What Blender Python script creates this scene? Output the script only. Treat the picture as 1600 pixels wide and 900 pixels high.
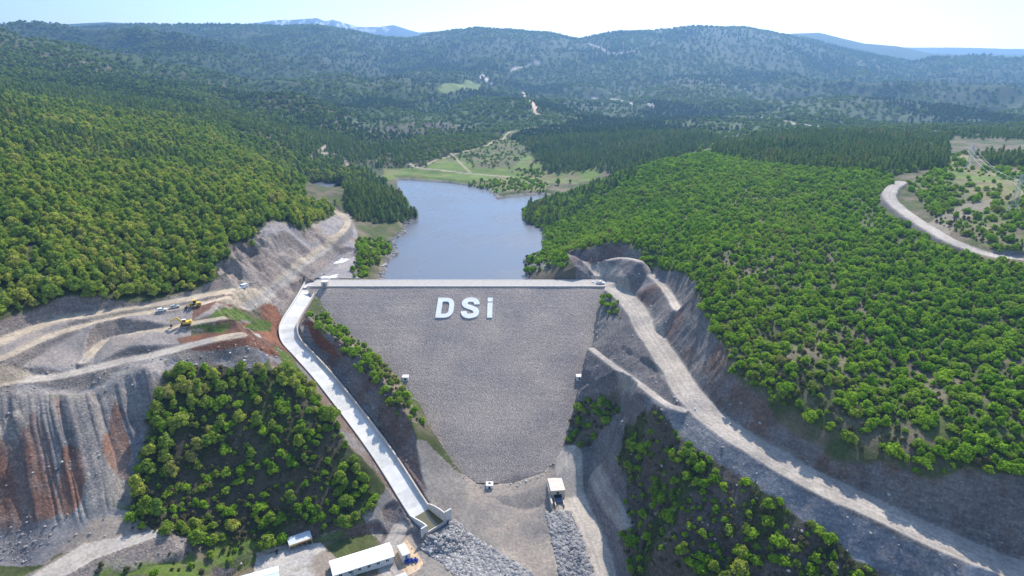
import bpy, bmesh, math, random
import numpy as np
from mathutils import Vector, Matrix

# ------------------------------------------------------------------ camera, world, sun, exposure
S = bpy.context.scene
C = S.collection
for o in list(bpy.data.objects):
    bpy.data.objects.remove(o)
FPX, HC = 988.0, 125.0            # focal length in photo pixels, camera height over the dam crest
PITCH = math.radians(20.0)
CP, SP = math.cos(PITCH), math.sin(PITCH)
cam_data = bpy.data.cameras.new('camera')
cam = bpy.data.objects.new('camera', cam_data)
C.objects.link(cam)
cam_data.sensor_width = 36.0
cam_data.lens = 36.0 * FPX / 1600.0
cam_data.clip_start = 1.0
cam_data.clip_end = 40000.0
cam.location = (0, 0, HC)
cam.rotation_euler = (math.radians(90 - 20.0), 0, 0)
S.camera = cam

SUN_AZ, SUN_EL = 20.0, 44.0       # degrees right of straight ahead, degrees above the horizon
world = bpy.data.worlds.new('World')
S.world = world
world.use_nodes = True
wn = world.node_tree.nodes
sky = wn.new('ShaderNodeTexSky')
sky.sky_type = 'NISHITA'
sky.sun_disc = False
sky.sun_elevation = math.radians(SUN_EL)
sky.sun_rotation = math.radians(SUN_AZ)
sky.altitude = 900
sky.air_density = 1.0
sky.dust_density = 1.6
sky.ozone_density = 1.5
wn['Background'].inputs['Strength'].default_value = 0.15
world.node_tree.links.new(sky.outputs[0], wn['Background'].inputs[0])

sun_data = bpy.data.lights.new('sun', 'SUN')
sun = bpy.data.objects.new('sun', sun_data)
C.objects.link(sun)
sun_data.energy = 4.7
sun_data.angle = math.radians(0.5)
sun_data.color = (1.0, 0.94, 0.84)
az, el = math.radians(SUN_AZ), math.radians(SUN_EL)
sv = Vector((math.sin(az)*math.cos(el), math.cos(az)*math.cos(el), math.sin(el)))
sun.rotation_euler = (-sv).to_track_quat('-Z', 'Y').to_euler()
sun.location = (200, 400, 500)

S.render.engine = 'CYCLES'
S.view_settings.view_transform = 'Standard'
S.view_settings.look = 'None'
S.view_settings.exposure = 1.0
S.view_settings.gamma = 1.0
S.cycles.volume_bounces = 0
S.cycles.max_bounces = 6
S.cycles.diffuse_bounces = 3
S.cycles.transparent_max_bounces = 8

# ------------------------------------------------------------------ pixel <-> world helpers
def ray(px, py):
    v = (450.0 - py)/FPX
    return (px - 800.0)/FPX, CP + v*SP, -SP + v*CP
def atz(px, py, z):               # point at world height z seen at a photo pixel
    a, b, c = ray(px, py)
    s = (z - HC)/c
    return (a*s, b*s, z)
def aty(px, py, Y):               # point at forward distance Y
    a, b, c = ray(px, py)
    s = Y/b
    return (a*s, Y, HC + c*s)
CREST_Y, CREST_W, SLOPE = 347.0, 10.0, 2.0
def damz(Y): return -(CREST_Y - Y)/SLOPE
def atdam(px, py):
    a, b, c = ray(px, py)
    s = (HC + CREST_Y/SLOPE)/(b/SLOPE - c)
    return (a*s, b*s, HC + c*s)
def project(x, y, z):
    d = y*CP - (z - HC)*SP
    return 800 + FPX*x/d, 450 - FPX*(y*SP + (z - HC)*CP)/d, d

# ------------------------------------------------------------------ noise
_r = np.random.RandomState(11)
_T = _r.rand(256, 256).astype(np.float32)
def vnoise(x, y):
    xi = np.floor(x); yi = np.floor(y)
    fx = (x - xi).astype(np.float32); fy = (y - yi).astype(np.float32)
    fx = fx*fx*(3 - 2*fx); fy = fy*fy*(3 - 2*fy)
    xi = xi.astype(np.int64) & 255; yi = yi.astype(np.int64) & 255
    x1 = (xi + 1) & 255; y1 = (yi + 1) & 255
    a = _T[xi, yi]; b = _T[x1, yi]; c = _T[xi, y1]; d = _T[x1, y1]
    return (a*(1 - fx) + b*fx)*(1 - fy) + (c*(1 - fx) + d*fx)*fy
def fbm(x, y, scale, octv=4, seed=0, gain=.5):
    s = 0; a = 1.0; t = 0
    for k in range(octv):
        f = (2.03**k)/scale
        ca, sa = math.cos(.6*k + seed), math.sin(.6*k + seed)
        s = s + a*vnoise((x*ca - y*sa)*f + 17.3*k + seed*7.1, (x*sa + y*ca)*f + 5.7*k + seed*3.3)
        t += a; a *= gain
    return s/t                    # 0..1, mean .5
def sstep(a, b, x):
    t = np.clip((x - a)/(b - a), 0, 1)
    return t*t*(3 - 2*t)

# ------------------------------------------------------------------ natural ground: control points
CP_PTS = []
def cz(*rows):
    for px, py, z in rows: CP_PTS.append(atz(px, py, z))
def cy(*rows):
    for px, py, Y in rows: CP_PTS.append(aty(px, py, Y))
# forest hill on the left
cy((0,500,244),(0,400,285),(0,300,345),(0,200,480),(0,150,700),(0,100,1150),(0,62,1700),
   (200,400,315),(200,300,400),(200,220,560),(200,180,750),(200,150,1000),(200,100,1600),(200,62,2400),
   (100,440,275),(100,350,325),(100,250,440),(100,170,680),
   (300,440,305),(300,350,370),(300,250,530),(300,200,680),(300,150,1100),
   (400,400,330),(440,350,383),(400,300,450),(400,250,600),(400,200,800),(400,150,1300),(400,100,2200),(400,62,2900),
   (500,330,470),(520,250,800),(520,200,1100),(520,150,1700),(520,100,2500),(520,66,3000))
# middle distance
cy((600,230,950),(600,180,1350),(600,120,2300),(600,85,2900),
   (700,262,760),(700,225,960),(700,180,1350),(700,130,2100),(700,85,2900),
   (800,265,765),(800,240,880),(800,210,1090),(800,180,1400),(800,150,1900),(800,100,2700),(800,68,3000),
   (900,255,775),(900,215,960),(930,262,720),(930,282,690),
   (1000,220,900),(1000,180,1300),(1000,150,1800),(1000,100,2700),(1000,70,3000),
   (1200,205,1000),(1200,150,1900),(1200,100,2700),(1200,75,3000),
   (1400,200,1100),(1400,150,1900),(1400,110,2800),
   (1600,195,1100),(1600,150,1900),(1600,110,2800))
# right hill
cy((950,400,362),(1000,350,410),(1000,300,500),(950,290,560),(1000,262,590),(1100,242,620),(1200,252,560),
   (900,330,540),(880,370,475),(900,385,420),(1080,400,330),(1062,470,276),(1085,510,258),(1100,330,420),
   (1200,350,375),(1200,450,285),(1200,550,232),(1200,622,205.4),(1300,674,189.6),(1500,762,163.6),(1140,585,221),(1105,540,240),
   (1400,722,176),(1400,600,215),(1400,500,255),(1400,400,315),(1400,300,410),(1400,260,480),(1300,268,470),
   (1600,797,152),(1600,700,175),(1600,600,205),(1600,500,245),(1600,415,285),(1600,300,385),(1600,250,500),(1500,262,470))
CP_PTS += [(260,760,30),(100,760,6),(420,800,40),(80,1000,8),(560,700,40),(600,1000,20)]
# left works, dump and spurs
cz((60,590,5),(0,600,7),(200,570,4),(130,560,5.5),(300,545,4),(400,520,5),(250,515,9.5),(350,490,11),(430,470,10),
   (50,608,4),(230,590,2),(0,830,-31),(60,822,-30),(200,842,-36),(20,700,-12),
   (330,572,-2),(400,600,-8),(300,700,-22),(400,700,-26),(300,800,-38),(400,830,-48.5),(500,700,-30),(550,780,-46),
   (470,600,-13),(100,875,-36),(300,885,-46),(450,875,-54),(420,560,-3),(560,800,-49))
cz((440,440,7),(480,395,5),(510,395,4),(540,400,0),(570,390,6),(590,410,1),(600,370,0),(570,350,4),(545,375,3),
   (600,320,8),(570,300,13),(640,336,0),(520,330,12),(500,360,14),(540,310,14),(470,340,26),(600,300,3),(540,285,2),(495,300,1),(500,280,-3),(520,292,-4),(480,285,-3),(510,262,2))
# spur between the spillway and the dam
cz((495,505,-9),(530,520,-13),(560,545,-15),(590,580,-19),(620,625,-25),(645,665,-31),(655,690,-38),(700,760,-53))
# valley floor
cz((800,890,-60),(700,860,-58),(900,850,-58),(760,775,-56.5),(845,735,-54),(620,830,-54),(640,890,-57),(560,860,-55))
# right flank under the road
cz((965,470,-6),(960,510,-9),(960,560,-14),(1010,560,-8),(1000,640,-17),(950,620,-23),(950,700,-34),(1050,700,-20),(1150,800,-27),
   (1000,800,-45),(1200,870,-28),(1050,880,-47),(1350,880,-20),(1450,885,-22),(1380,850,-18),(1280,800,-17),(1600,960,-28),(905,660,-37),(890,745,-55),(960,885,-59),(1100,640,-4))
# right abutment rock
cz((840,415,2),(860,432,1),(880,400,8),(900,432,4),(870,405,6))
# under dam and under water, and beyond the frame
CP_PTS += [(-20,300,-47),(-10,270,-55),(-30,345,-42),(-60,330,-30),(20,330,-26),(-40,420,-28),(-60,520,-22),(-80,620,-15),(-90,700,-9),(-30,560,-19),(0,480,-18),
           (-10,140,-62),(60,130,-45),(-80,140,-50),(-160,130,-38),(-10,90,-64),(120,90,-18),(240,110,6),(-260,110,-28),
           (-600,300,140),(-700,600,150),(700,350,70),(500,150,30),(-450,150,20),(900,900,40),(-1500,1200,260),(1500,1300,60),(-2500,3000,250),(2800,3000,180),(-900,80,60),(900,80,60)]
_P = np.array(CP_PTS)
_U = _P[:, 0]/_P[:, 1]; _W = np.log(_P[:, 1]); _E = (_P[:, 2] - HC)/_P[:, 1]
def _phi(r2): return r2*np.log(r2 + 1e-12)*.5
_n = len(_P)
_K = _phi((_U[:, None]-_U)**2 + (_W[:, None]-_W)**2) + np.eye(_n)*2e-3
_Q = np.stack([np.ones(_n), _U, _W], 1)
_M = np.block([[_K, _Q], [_Q.T, np.zeros((3, 3))]])
_sol = np.linalg.solve(_M, np.concatenate([_E, np.zeros(3)]))
def tps(u, w):
    out = np.empty(len(u))
    for i in range(0, len(u), 40000):
        a, b = u[i:i+40000].astype(np.float32), w[i:i+40000].astype(np.float32)
        r2 = (a[:, None]-_U.astype(np.float32))**2 + (b[:, None]-_W.astype(np.float32))**2
        out[i:i+40000] = (r2*np.log(r2 + 1e-12)*.5) @ _sol[:_n].astype(np.float32) + _sol[_n] + _sol[_n+1]*a + _sol[_n+2]*b
    return out

# ------------------------------------------------------------------ the ground grid
uc = np.arange(-.92, .9201, .0019)
k = np.arange(1, 45)
uo = .92 + .004*k + .0000135*k**3
gu = np.concatenate([-uo[::-1], uc, uo])
gw = np.concatenate([np.arange(math.log(85), math.log(135), .008), np.arange(math.log(135), math.log(420), .0022),
                     np.arange(math.log(420), math.log(1000), .0036), np.arange(math.log(1000), math.log(5200), .007),
                     np.arange(math.log(5200), math.log(9000), .015)])
NU, NW = len(gu), len(gw)
print('grid', NU, NW)
UU, WW = np.meshgrid(gu, gw, indexing='ij')
# coarse TPS then bilinear up: smooth surface, cheap
cu = np.linspace(gu[0], gu[-1], 420); cw = np.linspace(gw[0], gw[-1], 420)
A, B = np.meshgrid(cu, cw, indexing='ij')
EC = tps(A.ravel(), B.ravel()).reshape(A.shape)
def bil(G, xs, ys, x, y):
    i = np.clip(np.searchsorted(xs, x) - 1, 0, len(xs) - 2); j = np.clip(np.searchsorted(ys, y) - 1, 0, len(ys) - 2)
    fx = np.clip((x - xs[i])/(xs[i+1] - xs[i]), 0, 1); fy = np.clip((y - ys[j])/(ys[j+1] - ys[j]), 0, 1)
    return (G[i, j]*(1-fx) + G[i+1, j]*fx)*(1-fy) + (G[i, j+1]*(1-fx) + G[i+1, j+1]*fx)*fy
Yg = np.exp(WW).ravel(); Xg = UU.ravel()*Yg
Zb = HC + bil(EC, cu, cw, UU.ravel(), WW.ravel())*Yg
far = sstep(2600, 3800, Yg)
Zb = Zb*(1 - far) + np.minimum(Zb, 60)*far
# relief
n1 = fbm(Xg, Yg, 420, 4, 1.0) - .5
rid = 1 - np.abs(2*fbm(Xg, Yg, 620, 4, 2.0) - 1)*2.2
Zb += sstep(850, 1600, Yg)*(n1*110 + np.clip(rid, -.4, 1)*78 - 50) * (0.5 + .5*sstep(1200, 2200, Yg))
Zb += (fbm(Xg, Yg, 60, 3, 3.0) - .5)*(2.0 + 10*sstep(500, 1200, Yg))
Zb += (fbm(Xg, Yg, 9, 3, 4.0) - .5)*1.2
# skyline ridges: (profile in photo pixels, distance, front width, back width, roughness)
def ridge(pts, Yc, wf, wb, rough, z0=0, sc=400):
    pts = sorted(pts)
    us, zs = [], []
    for px, py in pts:
        x, y, z = aty(px, py, Yc); us.append(x/y); zs.append(z)
    prof = np.interp(Xg/Yg, us, zs) + (fbm(Xg, Yg, sc, 4, 5.0) - .5)*rough*2
    wv = Yc*(1 + .05*np.sin(Xg/Yg*7 + Yc))
    t = np.where(Yg < Yc, (Yc - Yg)/wf, (Yg - Yc)/wb)
    spur = (fbm(Xg, Yg*.35, sc, 4, 6.0) - .5)*rough*32*np.clip(t, 0, 1)*(1.2 - np.clip(t, 0, 1))
    return np.where(t < 1, z0 + (prof - z0)*(.5 + .5*np.cos(np.pi*np.clip(t, 0, 1)))**.85 + spur, -1e4)
R1 = ridge([(-600,70),(-100,50),(0,44),(60,48),(110,48),(200,41),(300,39),(400,41),(500,43),(560,51),(600,59),(640,61),(680,53),(745,44),(800,48),
            (850,53),(905,66),(950,56),(1000,52),(1100,47),(1160,46),(1200,51),(1260,62),(1330,80),(1450,105),(1600,135),(2200,150)], 3500, 1500, 1300, 9)
R2 = ridge([(-600,60),(0,46),(80,40),(165,34),(230,38),(300,50),(400,70),(600,80),(800,70),(1000,60),(1200,54),(1280,51),(1350,69),(1400,73),(1450,83),(1500,86),(1600,110),(2200,130)], 4900, 1300, 1000, 9, 0, 600)
R3 = ridge([(-600,60),(0,70),(600,60),(1300,75),(1400,80),(1500,84),(1600,84),(2200,70)], 5900, 900, 900, 9, 0, 900)
R4 = ridge([(-600,70),(200,60),(290,39),(380,38),(410,34),(430,31),(470,30),(495,28),(508,33),(520,30),(545,38),(560,42),(590,42),(615,39),(640,47),(655,51),(700,48),(760,52),(900,70),(2200,80)], 7300, 1300, 1500, 8, 0, 700)
M1 = ridge([(-600,-10),(0,47),(100,78),(200,112),(300,140),(400,165),(480,200),(560,240),(700,330)], 1500, 520, 420, 5, 0, 200)
M2 = ridge([(200,330),(280,215),(340,168),(400,148),(470,150),(540,176),(585,212),(620,260),(700,330)], 1180, 240, 260, 4, 0, 120)
M4 = ridge([(800,240),(900,178),(980,142),(1060,119),(1120,121),(1200,142),(1300,166),(1400,190),(1600,240)], 2300, 600, 400, 6, 0, 200)
M5 = ridge([(600,240),(690,180),(740,160),(800,156),(860,162),(940,185),(1000,230)], 1550, 330, 300, 5, 0, 150)
Zb = np.maximum.reduce([Zb, M1, M2, M4, M5, R1, R2, R3, R4])

# ------------------------------------------------------------------ polylines / polygons in ground coordinates
def seg_d(X, Y, pts, closed=False):
    """distance to a polyline, the height of the polyline there, and the position along it"""
    best = np.full(len(X), 1e9); zz = np.zeros(len(X)); tt = np.zeros(len(X)); side = np.zeros(len(X))
    acc = 0; P = list(pts) + ([pts[0]] if closed else [])
    for (a, b) in zip(P[:-1], P[1:]):
        dx, dy = b[0]-a[0], b[1]-a[1]; L2 = dx*dx + dy*dy + 1e-9; L = math.sqrt(L2)
        t = np.clip(((X-a[0])*dx + (Y-a[1])*dy)/L2, 0, 1)
        d = np.hypot(X - a[0] - t*dx, Y - a[1] - t*dy)
        m = d < best
        best[m] = d[m]; zz[m] = (a[2] + t*(b[2]-a[2]))[m]; tt[m] = (acc + t*L)[m]
        side[m] = np.sign((X-a[0])*dy - (Y-a[1])*dx)[m]        # + right of the line
        acc += L
    return best, zz, tt, side
def inside(X, Y, poly):
    r = np.zeros(len(X), bool); n = len(poly)
    for i in range(n):
        x0, y0 = poly[i][:2]; x1, y1 = poly[(i+1) % n][:2]
        if y0 == y1: continue
        c = ((y0 > Y) != (y1 > Y)) & (X < (x1-x0)*(Y-y0)/(y1-y0) + x0)
        r ^= c
    return r
def smooth_line(pts, n=6):        # Catmull-Rom
    P = [pts[0]] + list(pts) + [pts[-1]]; out = []
    for i in range(1, len(P)-2):
        p0, p1, p2, p3 = map(np.array, P[i-1:i+3])
        for k in range(n):
            t = k/n
            out.append(tuple(.5*((2*p1) + (-p0+p2)*t + (2*p0-5*p1+4*p2-p3)*t*t + (-p0+3*p1-3*p2+p3)*t**3)))
    out.append(tuple(pts[-1])); return out
def subset(pts, reach):
    xs = [p[0] for p in pts]; ys = [p[1] for p in pts]
    return np.where((Xg > min(xs)-reach) & (Xg < max(xs)+reach) & (Yg > min(ys)-reach) & (Yg < max(ys)+reach))[0]
ROADM = np.zeros(len(Xg)); CUTM = np.zeros(len(Xg)); FILLM = np.zeros(len(Xg))
LD = np.full(len(Xg), 9.)
def road(pts, hw, cut=1.1, fill=.7, reach=45, mark=True, smooth=True, rut=.12, rg=.5):
    P = smooth_line([atz(*p) for p in pts]) if smooth else [atz(*p) for p in pts]
    ix = subset(P, reach); X, Y = Xg[ix], Yg[ix]
    d, z, t, s = seg_d(X, Y, P)
    hwn = hw*(1 + .18*(fbm(X, Y, 9, 2, 7.) - .5))
    e = np.maximum(d - hwn, 0); old = Zb[ix].copy()
    rough = 1 + rg*(fbm(X, Y, 8, 3, 8.) - .5); LD[ix] = np.where(d < hwn, d, LD[ix])
    ff = np.maximum(d - .6*reach, 0)*2.5
    new = np.minimum(np.maximum(old, z - e*fill*rough - ff), z + e*cut*rough + ff)
    on = d < hwn
    new = np.where(on, z - rut*np.exp(-((np.abs(d) - 1.0)/.35)**2), new)
    m = d < reach
    new = np.where(m, new, old)
    if mark: ROADM[ix] = np.maximum(ROADM[ix], 1 - sstep(-.4, .7, d - hwn))
    CUTM[ix] = np.maximum(CUTM[ix], np.where(m & ~on, sstep(.15, .9, old - new), 0))
    FILLM[ix] = np.maximum(FILLM[ix], np.where(m & ~on, sstep(.15, .9, new - old), 0))
    for M in (CUTM, FILLM): M[ix] = np.where(on, 0, M[ix])
    Zb[ix] = new
    return P
def pad(pts, cut=1.1, fill=.7, reach=35, mark=1.0):
    P = [atz(*p) for p in pts]
    ix = subset(P, reach); X, Y = Xg[ix], Yg[ix]
    d, _, _, _ = seg_d(X, Y, P, True); ins = inside(X, Y, P)
    A_ = np.array([[p[0], p[1], 1] for p in P]); co = np.linalg.lstsq(A_, np.array([p[2] for p in P]), rcond=None)[0]
    d2, zb, _, _ = seg_d(X, Y, P, True)
    z = np.where(ins, co[0]*X + co[1]*Y + co[2], zb)
    old = Zb[ix].copy(); d = np.where(ins, 0, d)
    rough = 1 + .5*(fbm(X, Y, 8, 3, 8.) - .5)
    ff = np.maximum(d - .6*reach, 0)*2.5
    new = np.where(ins, z, np.minimum(np.maximum(old, z - d*fill*rough - ff), z + d*cut*rough + ff))
    new = np.where(d < reach, new, old)
    CUTM[ix] = np.maximum(CUTM[ix], np.where(~ins, sstep(.15, .9, old - new), 0)*(d < reach))
    FILLM[ix] = np.maximum(FILLM[ix], np.where(~ins, sstep(.15, .9, new - old), 0)*(d < reach))
    ROADM[ix] = np.maximum(ROADM[ix], np.where(ins, mark, 0)); Zb[ix] = new
    return P

# shoreline
WZ = -6.0
SHORE = [(603,446),(602,438),(599,425),(607,410),(622,397),(620,385),(617,375),(636,364),(632,352),(655,340),(640,326),(628,312),(612,300),(600,290),(597,281),
         (640,281),(700,286),(735,291),(765,297),(772,304),(778,311),(800,308),(850,304),(862,308),(838,318),(820,327),(813,342),(843,355),(853,380),(846,392),
         (826,400),(818,408),(822,425),(824,438),(828,446)]
SH = [atz(px, py, WZ) for px, py in SHORE]
_o = (Yg > CREST_Y + 6) & (Yg < 1500); Zb = np.where(_o, np.maximum(Zb, WZ + 1.2), Zb)
INLET = [atz(px, py, WZ) for px, py in ((484,286),(505,284),(535,288),(530,297),(505,298),(490,294))]
for poly in (SH, INLET):
    ix = subset(poly, 60); X, Y = Xg[ix], Yg[ix]
    wob = (fbm(X, Y, 9, 3, 9.) - .5)*5*(Y > 385)
    d, _, _, _ = seg_d(X, Y, poly, True); ins = inside(X, Y, poly)
    sd = np.where(ins, -d, d) + wob
    z = Zb[ix]
    z = np.where(sd > 0, np.maximum(z, WZ + np.minimum(.12 + sd*.4, 3.5)), np.minimum(z, WZ - .05 + sd*.5))
    z = np.where((sd > 0) & (sd < 60), np.minimum(z, np.maximum(WZ + .5 + sd*1.0, WZ+.4)), z)
    Zb[ix] = np.where((d < 60) & (Y > CREST_Y + 6), z, Zb[ix])
# dam footprint: ground stays under the face inside the groin line and above it outside
GROIN = [(488,449),(505,480),(520,500),(560,535),(590,568),(625,610),(660,655),(672,690),(712,735),(745,757),(800,755),(850,738),(872,712),(885,680),(905,620),(922,565),(935,500),(945,449)]
GR = [atdam(px, py) for px, py in GROIN]
FP = GR + [(GR[-1][0]+2, CREST_Y+CREST_W+3, 0), (GR[0][0]-2, CREST_Y+CREST_W+3, 0)]
# ------------------------------------------------------------------ roads, benches, cuts
TRACK = road([(-60,614,8.5),(0,598,7),(50,592,5.2),(100,586,4),(180,567,4.5),(250,552,5),(330,531,6),(375,523,6.5)], 3.2, cut=1.3, fill=.9, reach=30)
road([(130,565,5.5),(165,534,8),(215,521,9),(265,513,9.5),(290,507,10),(345,497,11),(395,488,11)], 2.2, cut=1.3, fill=1.0, reach=25)
road([(-60,568,17),(0,534,16),(83,503,16),(133,493,16),(233,479,15.5),(333,459,14),(383,451,12.5),(405,444,12)], 3.4, cut=1.25, fill=1.4, reach=30)
road([(-60,585,14.5),(0,560,14),(83,523,14),(167,500,14),(250,485,14),(317,474,13.5),(367,462,12.5),(400,448,12),(450,417,10),(510,378,9.5),(533,362,9.5),(543,345,9),(530,334,10),(520,326,11)], 2.4, cut=1.4, fill=1.4, reach=30)
pad([(483,436,0),(500,424,0),(530,398,.5),(553,392,.5),(556,405,0),(553,430,0),(570,438,0),(570,449,0),(493,449,0)], cut=.75, mark=.0)
pad([(915,447,0),(918,437,0),(940,430,0),(968,440,0),(985,463,0),(960,465,0),(948,449,0)], cut=1.1, mark=1)
MAIN = road([(930,443,0),(962,452,0),(990,478,-.5),(1010,512,-1),(1040,558,-2),(1075,612,-3),(1120,658,-4.5),(1180,697,-6),(1260,745,-8.5),(1350,787,-11),(1460,838,-14),(1560,880,-16.5),(1700,935,-19)], 6.0, cut=1.6, fill=.9, reach=60, rg=.3)
B1 = road([(1058,482,10),(1042,455,9.5),(1020,432,9),(1000,421,9),(975,415,9.5)], 2.2, cut=1.7, fill=1.3, reach=16)
B2 = road([(1000,408,15),(985,404,14),(965,403,12),(940,408,9),(915,410,7),(895,402,6.5)], 1.8, cut=1.6, fill=1.1, reach=18)
road([(915,410,7),(928,424,3),(935,434,1)], 1.6, cut=.8, fill=1.0, reach=10)
road([(925,545,-13),(960,572,-12.5),(1000,600,-9),(1040,630,-5),(1068,640,-4)], 1.6, cut=.8, fill=1.2, reach=14)
road([(930,720,-42),(945,752,-43.5),(962,785,-45.5),(980,818,-48)], 2.4, cut=1.5, fill=1.6, reach=18)
FLOORRD = road([(888,735,-55.5),(893,775,-57),(912,820,-58),(932,870,-59.5),(945,930,-61)], 6.0, cut=1.6, fill=.8, reach=40)
HILLRD = road([(1408,284,46),(1395,293,44.5),(1390,308,42.5),(1412,330,39.5),(1450,355,37),(1490,378,34.5),(1540,396,33),(1600,407,32.3),(1700,430,31)], 3.8, cut=.9, fill=1.3, reach=14)
road([(620,905,-58),(600,880,-57),(612,850,-56),(625,825,-55)], 3.0, cut=.8, fill=.8, reach=15)
pad([(560,905,-57),(430,905,-56),(345,905,-52.5),(400,872,-54),(455,855,-54.5),(590,832,-55),(655,835,-56),(665,905,-57.5)], cut=1.2, fill=1.2, mark=0, reach=14)
pad([(40,905,-35),(130,850,-34),(245,828,-36.5),(255,835,-37),(150,872,-36),(60,925,-37)], cut=.7, fill=.5, mark=1, reach=14)
# spillway channel (centre line of the floor) ; terrain is cut to it
CH = [(492,436,-1.5),(489,442,-2.0),(486,449,-3.0),(474,470,-4.6),(454,503,-7.4),(451,520,-9.8),(457,537,-13.0),(478,560,-18.0),(515,602,-25.5),(590,700,-40),(645,785,-51.5),(660,806,-54.0),(682,825,-54.2)]
CHW = smooth_line([atz(*p) for p in CH[2:]], 8)
HWC = 4.5
ix = subset(CHW, 40); X, Y = Xg[ix], Yg[ix]
d, z, t, s = seg_d(X, Y, CHW)
e = np.maximum(d - HWC - 1.0, 0)
rough = 1 + .5*(fbm(X, Y, 7, 3, 8.) - .5)
old = Zb[ix].copy()
new = np.minimum(np.maximum(old, z + .9 - e*.75), np.where(s < 0, z + 1.1 + np.maximum(e - 2.2, 0)*1.15*rough, z + 1.2 + e*.95*rough))
new = np.where(d < HWC + 1.0, z - .9, new)
new = np.where(d < 38, new, old)
CUTM[ix] = np.maximum(CUTM[ix], sstep(.1, 1., old-new)*(d < 38)); FILLM[ix] = np.maximum(FILLM[ix], sstep(.1, 1., new-old)*(d < 38))
Zb[ix] = new; CHD = np.full(len(Xg), 99.); CHD[ix] = d
# dam footprint
ix = subset(FP, 30); X, Y = Xg[ix], Yg[ix]
d, _, _, _ = seg_d(X, Y, FP, True); ins = inside(X, Y, FP)
pl = np.where(Y < CREST_Y, damz(Y), np.where(Y < CREST_Y+CREST_W, 0, -(Y-CREST_Y-CREST_W)/2.2))
z = Zb[ix]; near = (~ins) & (Y < CREST_Y+CREST_W) & (d < 25) & (CHD[ix] > HWC+1.5)
z = np.where(ins, np.minimum(z, pl - np.minimum(.1 + d*.35, 5)), np.where(near, np.maximum(z, pl + .05 + np.minimum(d*.3, 2)*(1 - sstep(10, 25, d))), z))
toe = near & (Y < 245)
Zb[ix] = z
# upstream shoulder of the dam: ground outside the water stays below crest level next to it
def pxpoly(pts, z=None, Y=None):
    return [atz(p[0], p[1], p[2] if len(p) > 2 else z) for p in pts]
# dump face rills
DUMP = [atz(*p) for p in ((-80,620,8),(0,607,6),(120,602,2),(236,578,1),(262,590,-1),(230,700,-18),(212,800,-33),(130,836,-34),(0,838,-31),(-80,840,-31))]
ix = subset(DUMP, 10); X, Y = Xg[ix], Yg[ix]
d, _, _, _ = seg_d(X, Y, DUMP, True); ins = inside(X, Y, DUMP)
m = sstep(0, 5, np.where(ins, d, 0))
wx = (X + .70*Y)*.82 + (fbm(X, Y, 14, 3, 2.2) - .5)*3; wy = (Y - .70*X)*.82
r1 = np.abs(2*vnoise(wx/1.7, wy/45.) - 1); r2 = np.abs(2*vnoise(wx/5.5 + 9, wy/90.+3) - 1); r3 = vnoise(wx/16, wy/200.)
RX = np.zeros(len(Xg)); RX[ix] = fbm(wx*1.0, wy*.10, 5.0, 3, 61.)
Zb[ix] += m*((r1 - .5)*1.0 + (r2 - .5)*2.4 + (r3 - .5)*6)
DM = np.zeros(len(Xg)); DM[ix] = m; RILL = np.zeros(len(Xg)); RILL[ix] = m*(r1*.5 + r2*.5)
# rock roughness on cuts and fills, small hummocks on the dump plateau
rk = np.clip(CUTM + .4*FILLM, 0, 1)*(1 - ROADM)*(CHD > HWC + 1.6)
Zb += rk*((fbm(Xg, Yg, 6, 5, 12., .6) - .5)*1.9)
Zg = Zb
ZG = Zg.reshape(NU, NW)
def hz(x, y):
    x = np.atleast_1d(np.asarray(x, float)); y = np.atleast_1d(np.asarray(y, float))
    return bil(ZG, gu, gw, x/y, np.log(y))
EG = (ZG - HC)/np.exp(WW)
def hit(px, py):                  # first ground point seen at a pixel
    a, b, c = ray(px, py); u = a/b; e = c/b
    i = min(max(np.searchsorted(gu, u) - 1, 0), NU-2); f = (u - gu[i])/(gu[i+1]-gu[i])
    col = EG[i]*(1-f) + EG[i+1]*f
    j = np.argmax(col >= e)
    if col[j] < e: j = NW-1
    if j > 0:
        g = (e - col[j-1])/(col[j] - col[j-1] + 1e-12); w = gw[j-1] + g*(gw[j]-gw[j-1])
    else: w = gw[0]
    Y = math.exp(w)
    return (u*Y, Y, float(hz(u*Y, Y)[0]))
# ------------------------------------------------------------------ ground cover maps (base colours and plant densities)
GU, GW = UU.ravel(), WW.ravel()
jx = (fbm(Xg, Yg, 7, 3, 21.) - .5); jy = (fbm(Xg, Yg, 7, 3, 22.) - .5)
jX = (fbm(Xg, Yg, 60, 3, 23.) - .5); jY = (fbm(Xg, Yg, 60, 3, 24.) - .5)
def zone(pts, jit=5.0):
    """1 inside a patch of ground outlined in photo pixels; the outline is laid on the ground first"""
    P = [hit(*p) for p in pts]; P = [(p[0]/p[1], math.log(p[1])) for p in P]
    us = [p[0] for p in P]; ws = [p[1] for p in P]
    ix = np.where((GU > min(us)-.05) & (GU < max(us)+.05) & (GW > min(ws)-.05) & (GW < max(ws)+.05))[0]
    j = jit*(1 + 3*sstep(500, 1500, Yg[ix]))
    bx = jx[ix]*j + jX[ix]*j*1.5*(Yg[ix] > 600); by = jy[ix]*j + jY[ix]*j*1.5*(Yg[ix] > 600)
    ins = inside(GU[ix] + bx/Yg[ix], GW[ix] + by/Yg[ix], P)
    m = np.zeros(len(Xg)); m[ix] = ins
    return m
COL = np.empty((len(Xg), 3))
def c3(*c): return np.array(c)
def lay(m, c, c2=None, n=None):
    global COL
    m = m[:, None]
    if c2 is not None: c = c*(1 - n[:, None]) + c2*n[:, None]
    COL = COL*(1 - m) + c*m
nA = fbm(Xg, Yg, 14, 4, 31.); nB = fbm(Xg, Yg, 90, 4, 32.); nC = fbm(Xg, Yg, 300, 5, 33.); nD = fbm(Xg, Yg, 3.0, 3, 34.)
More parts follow.
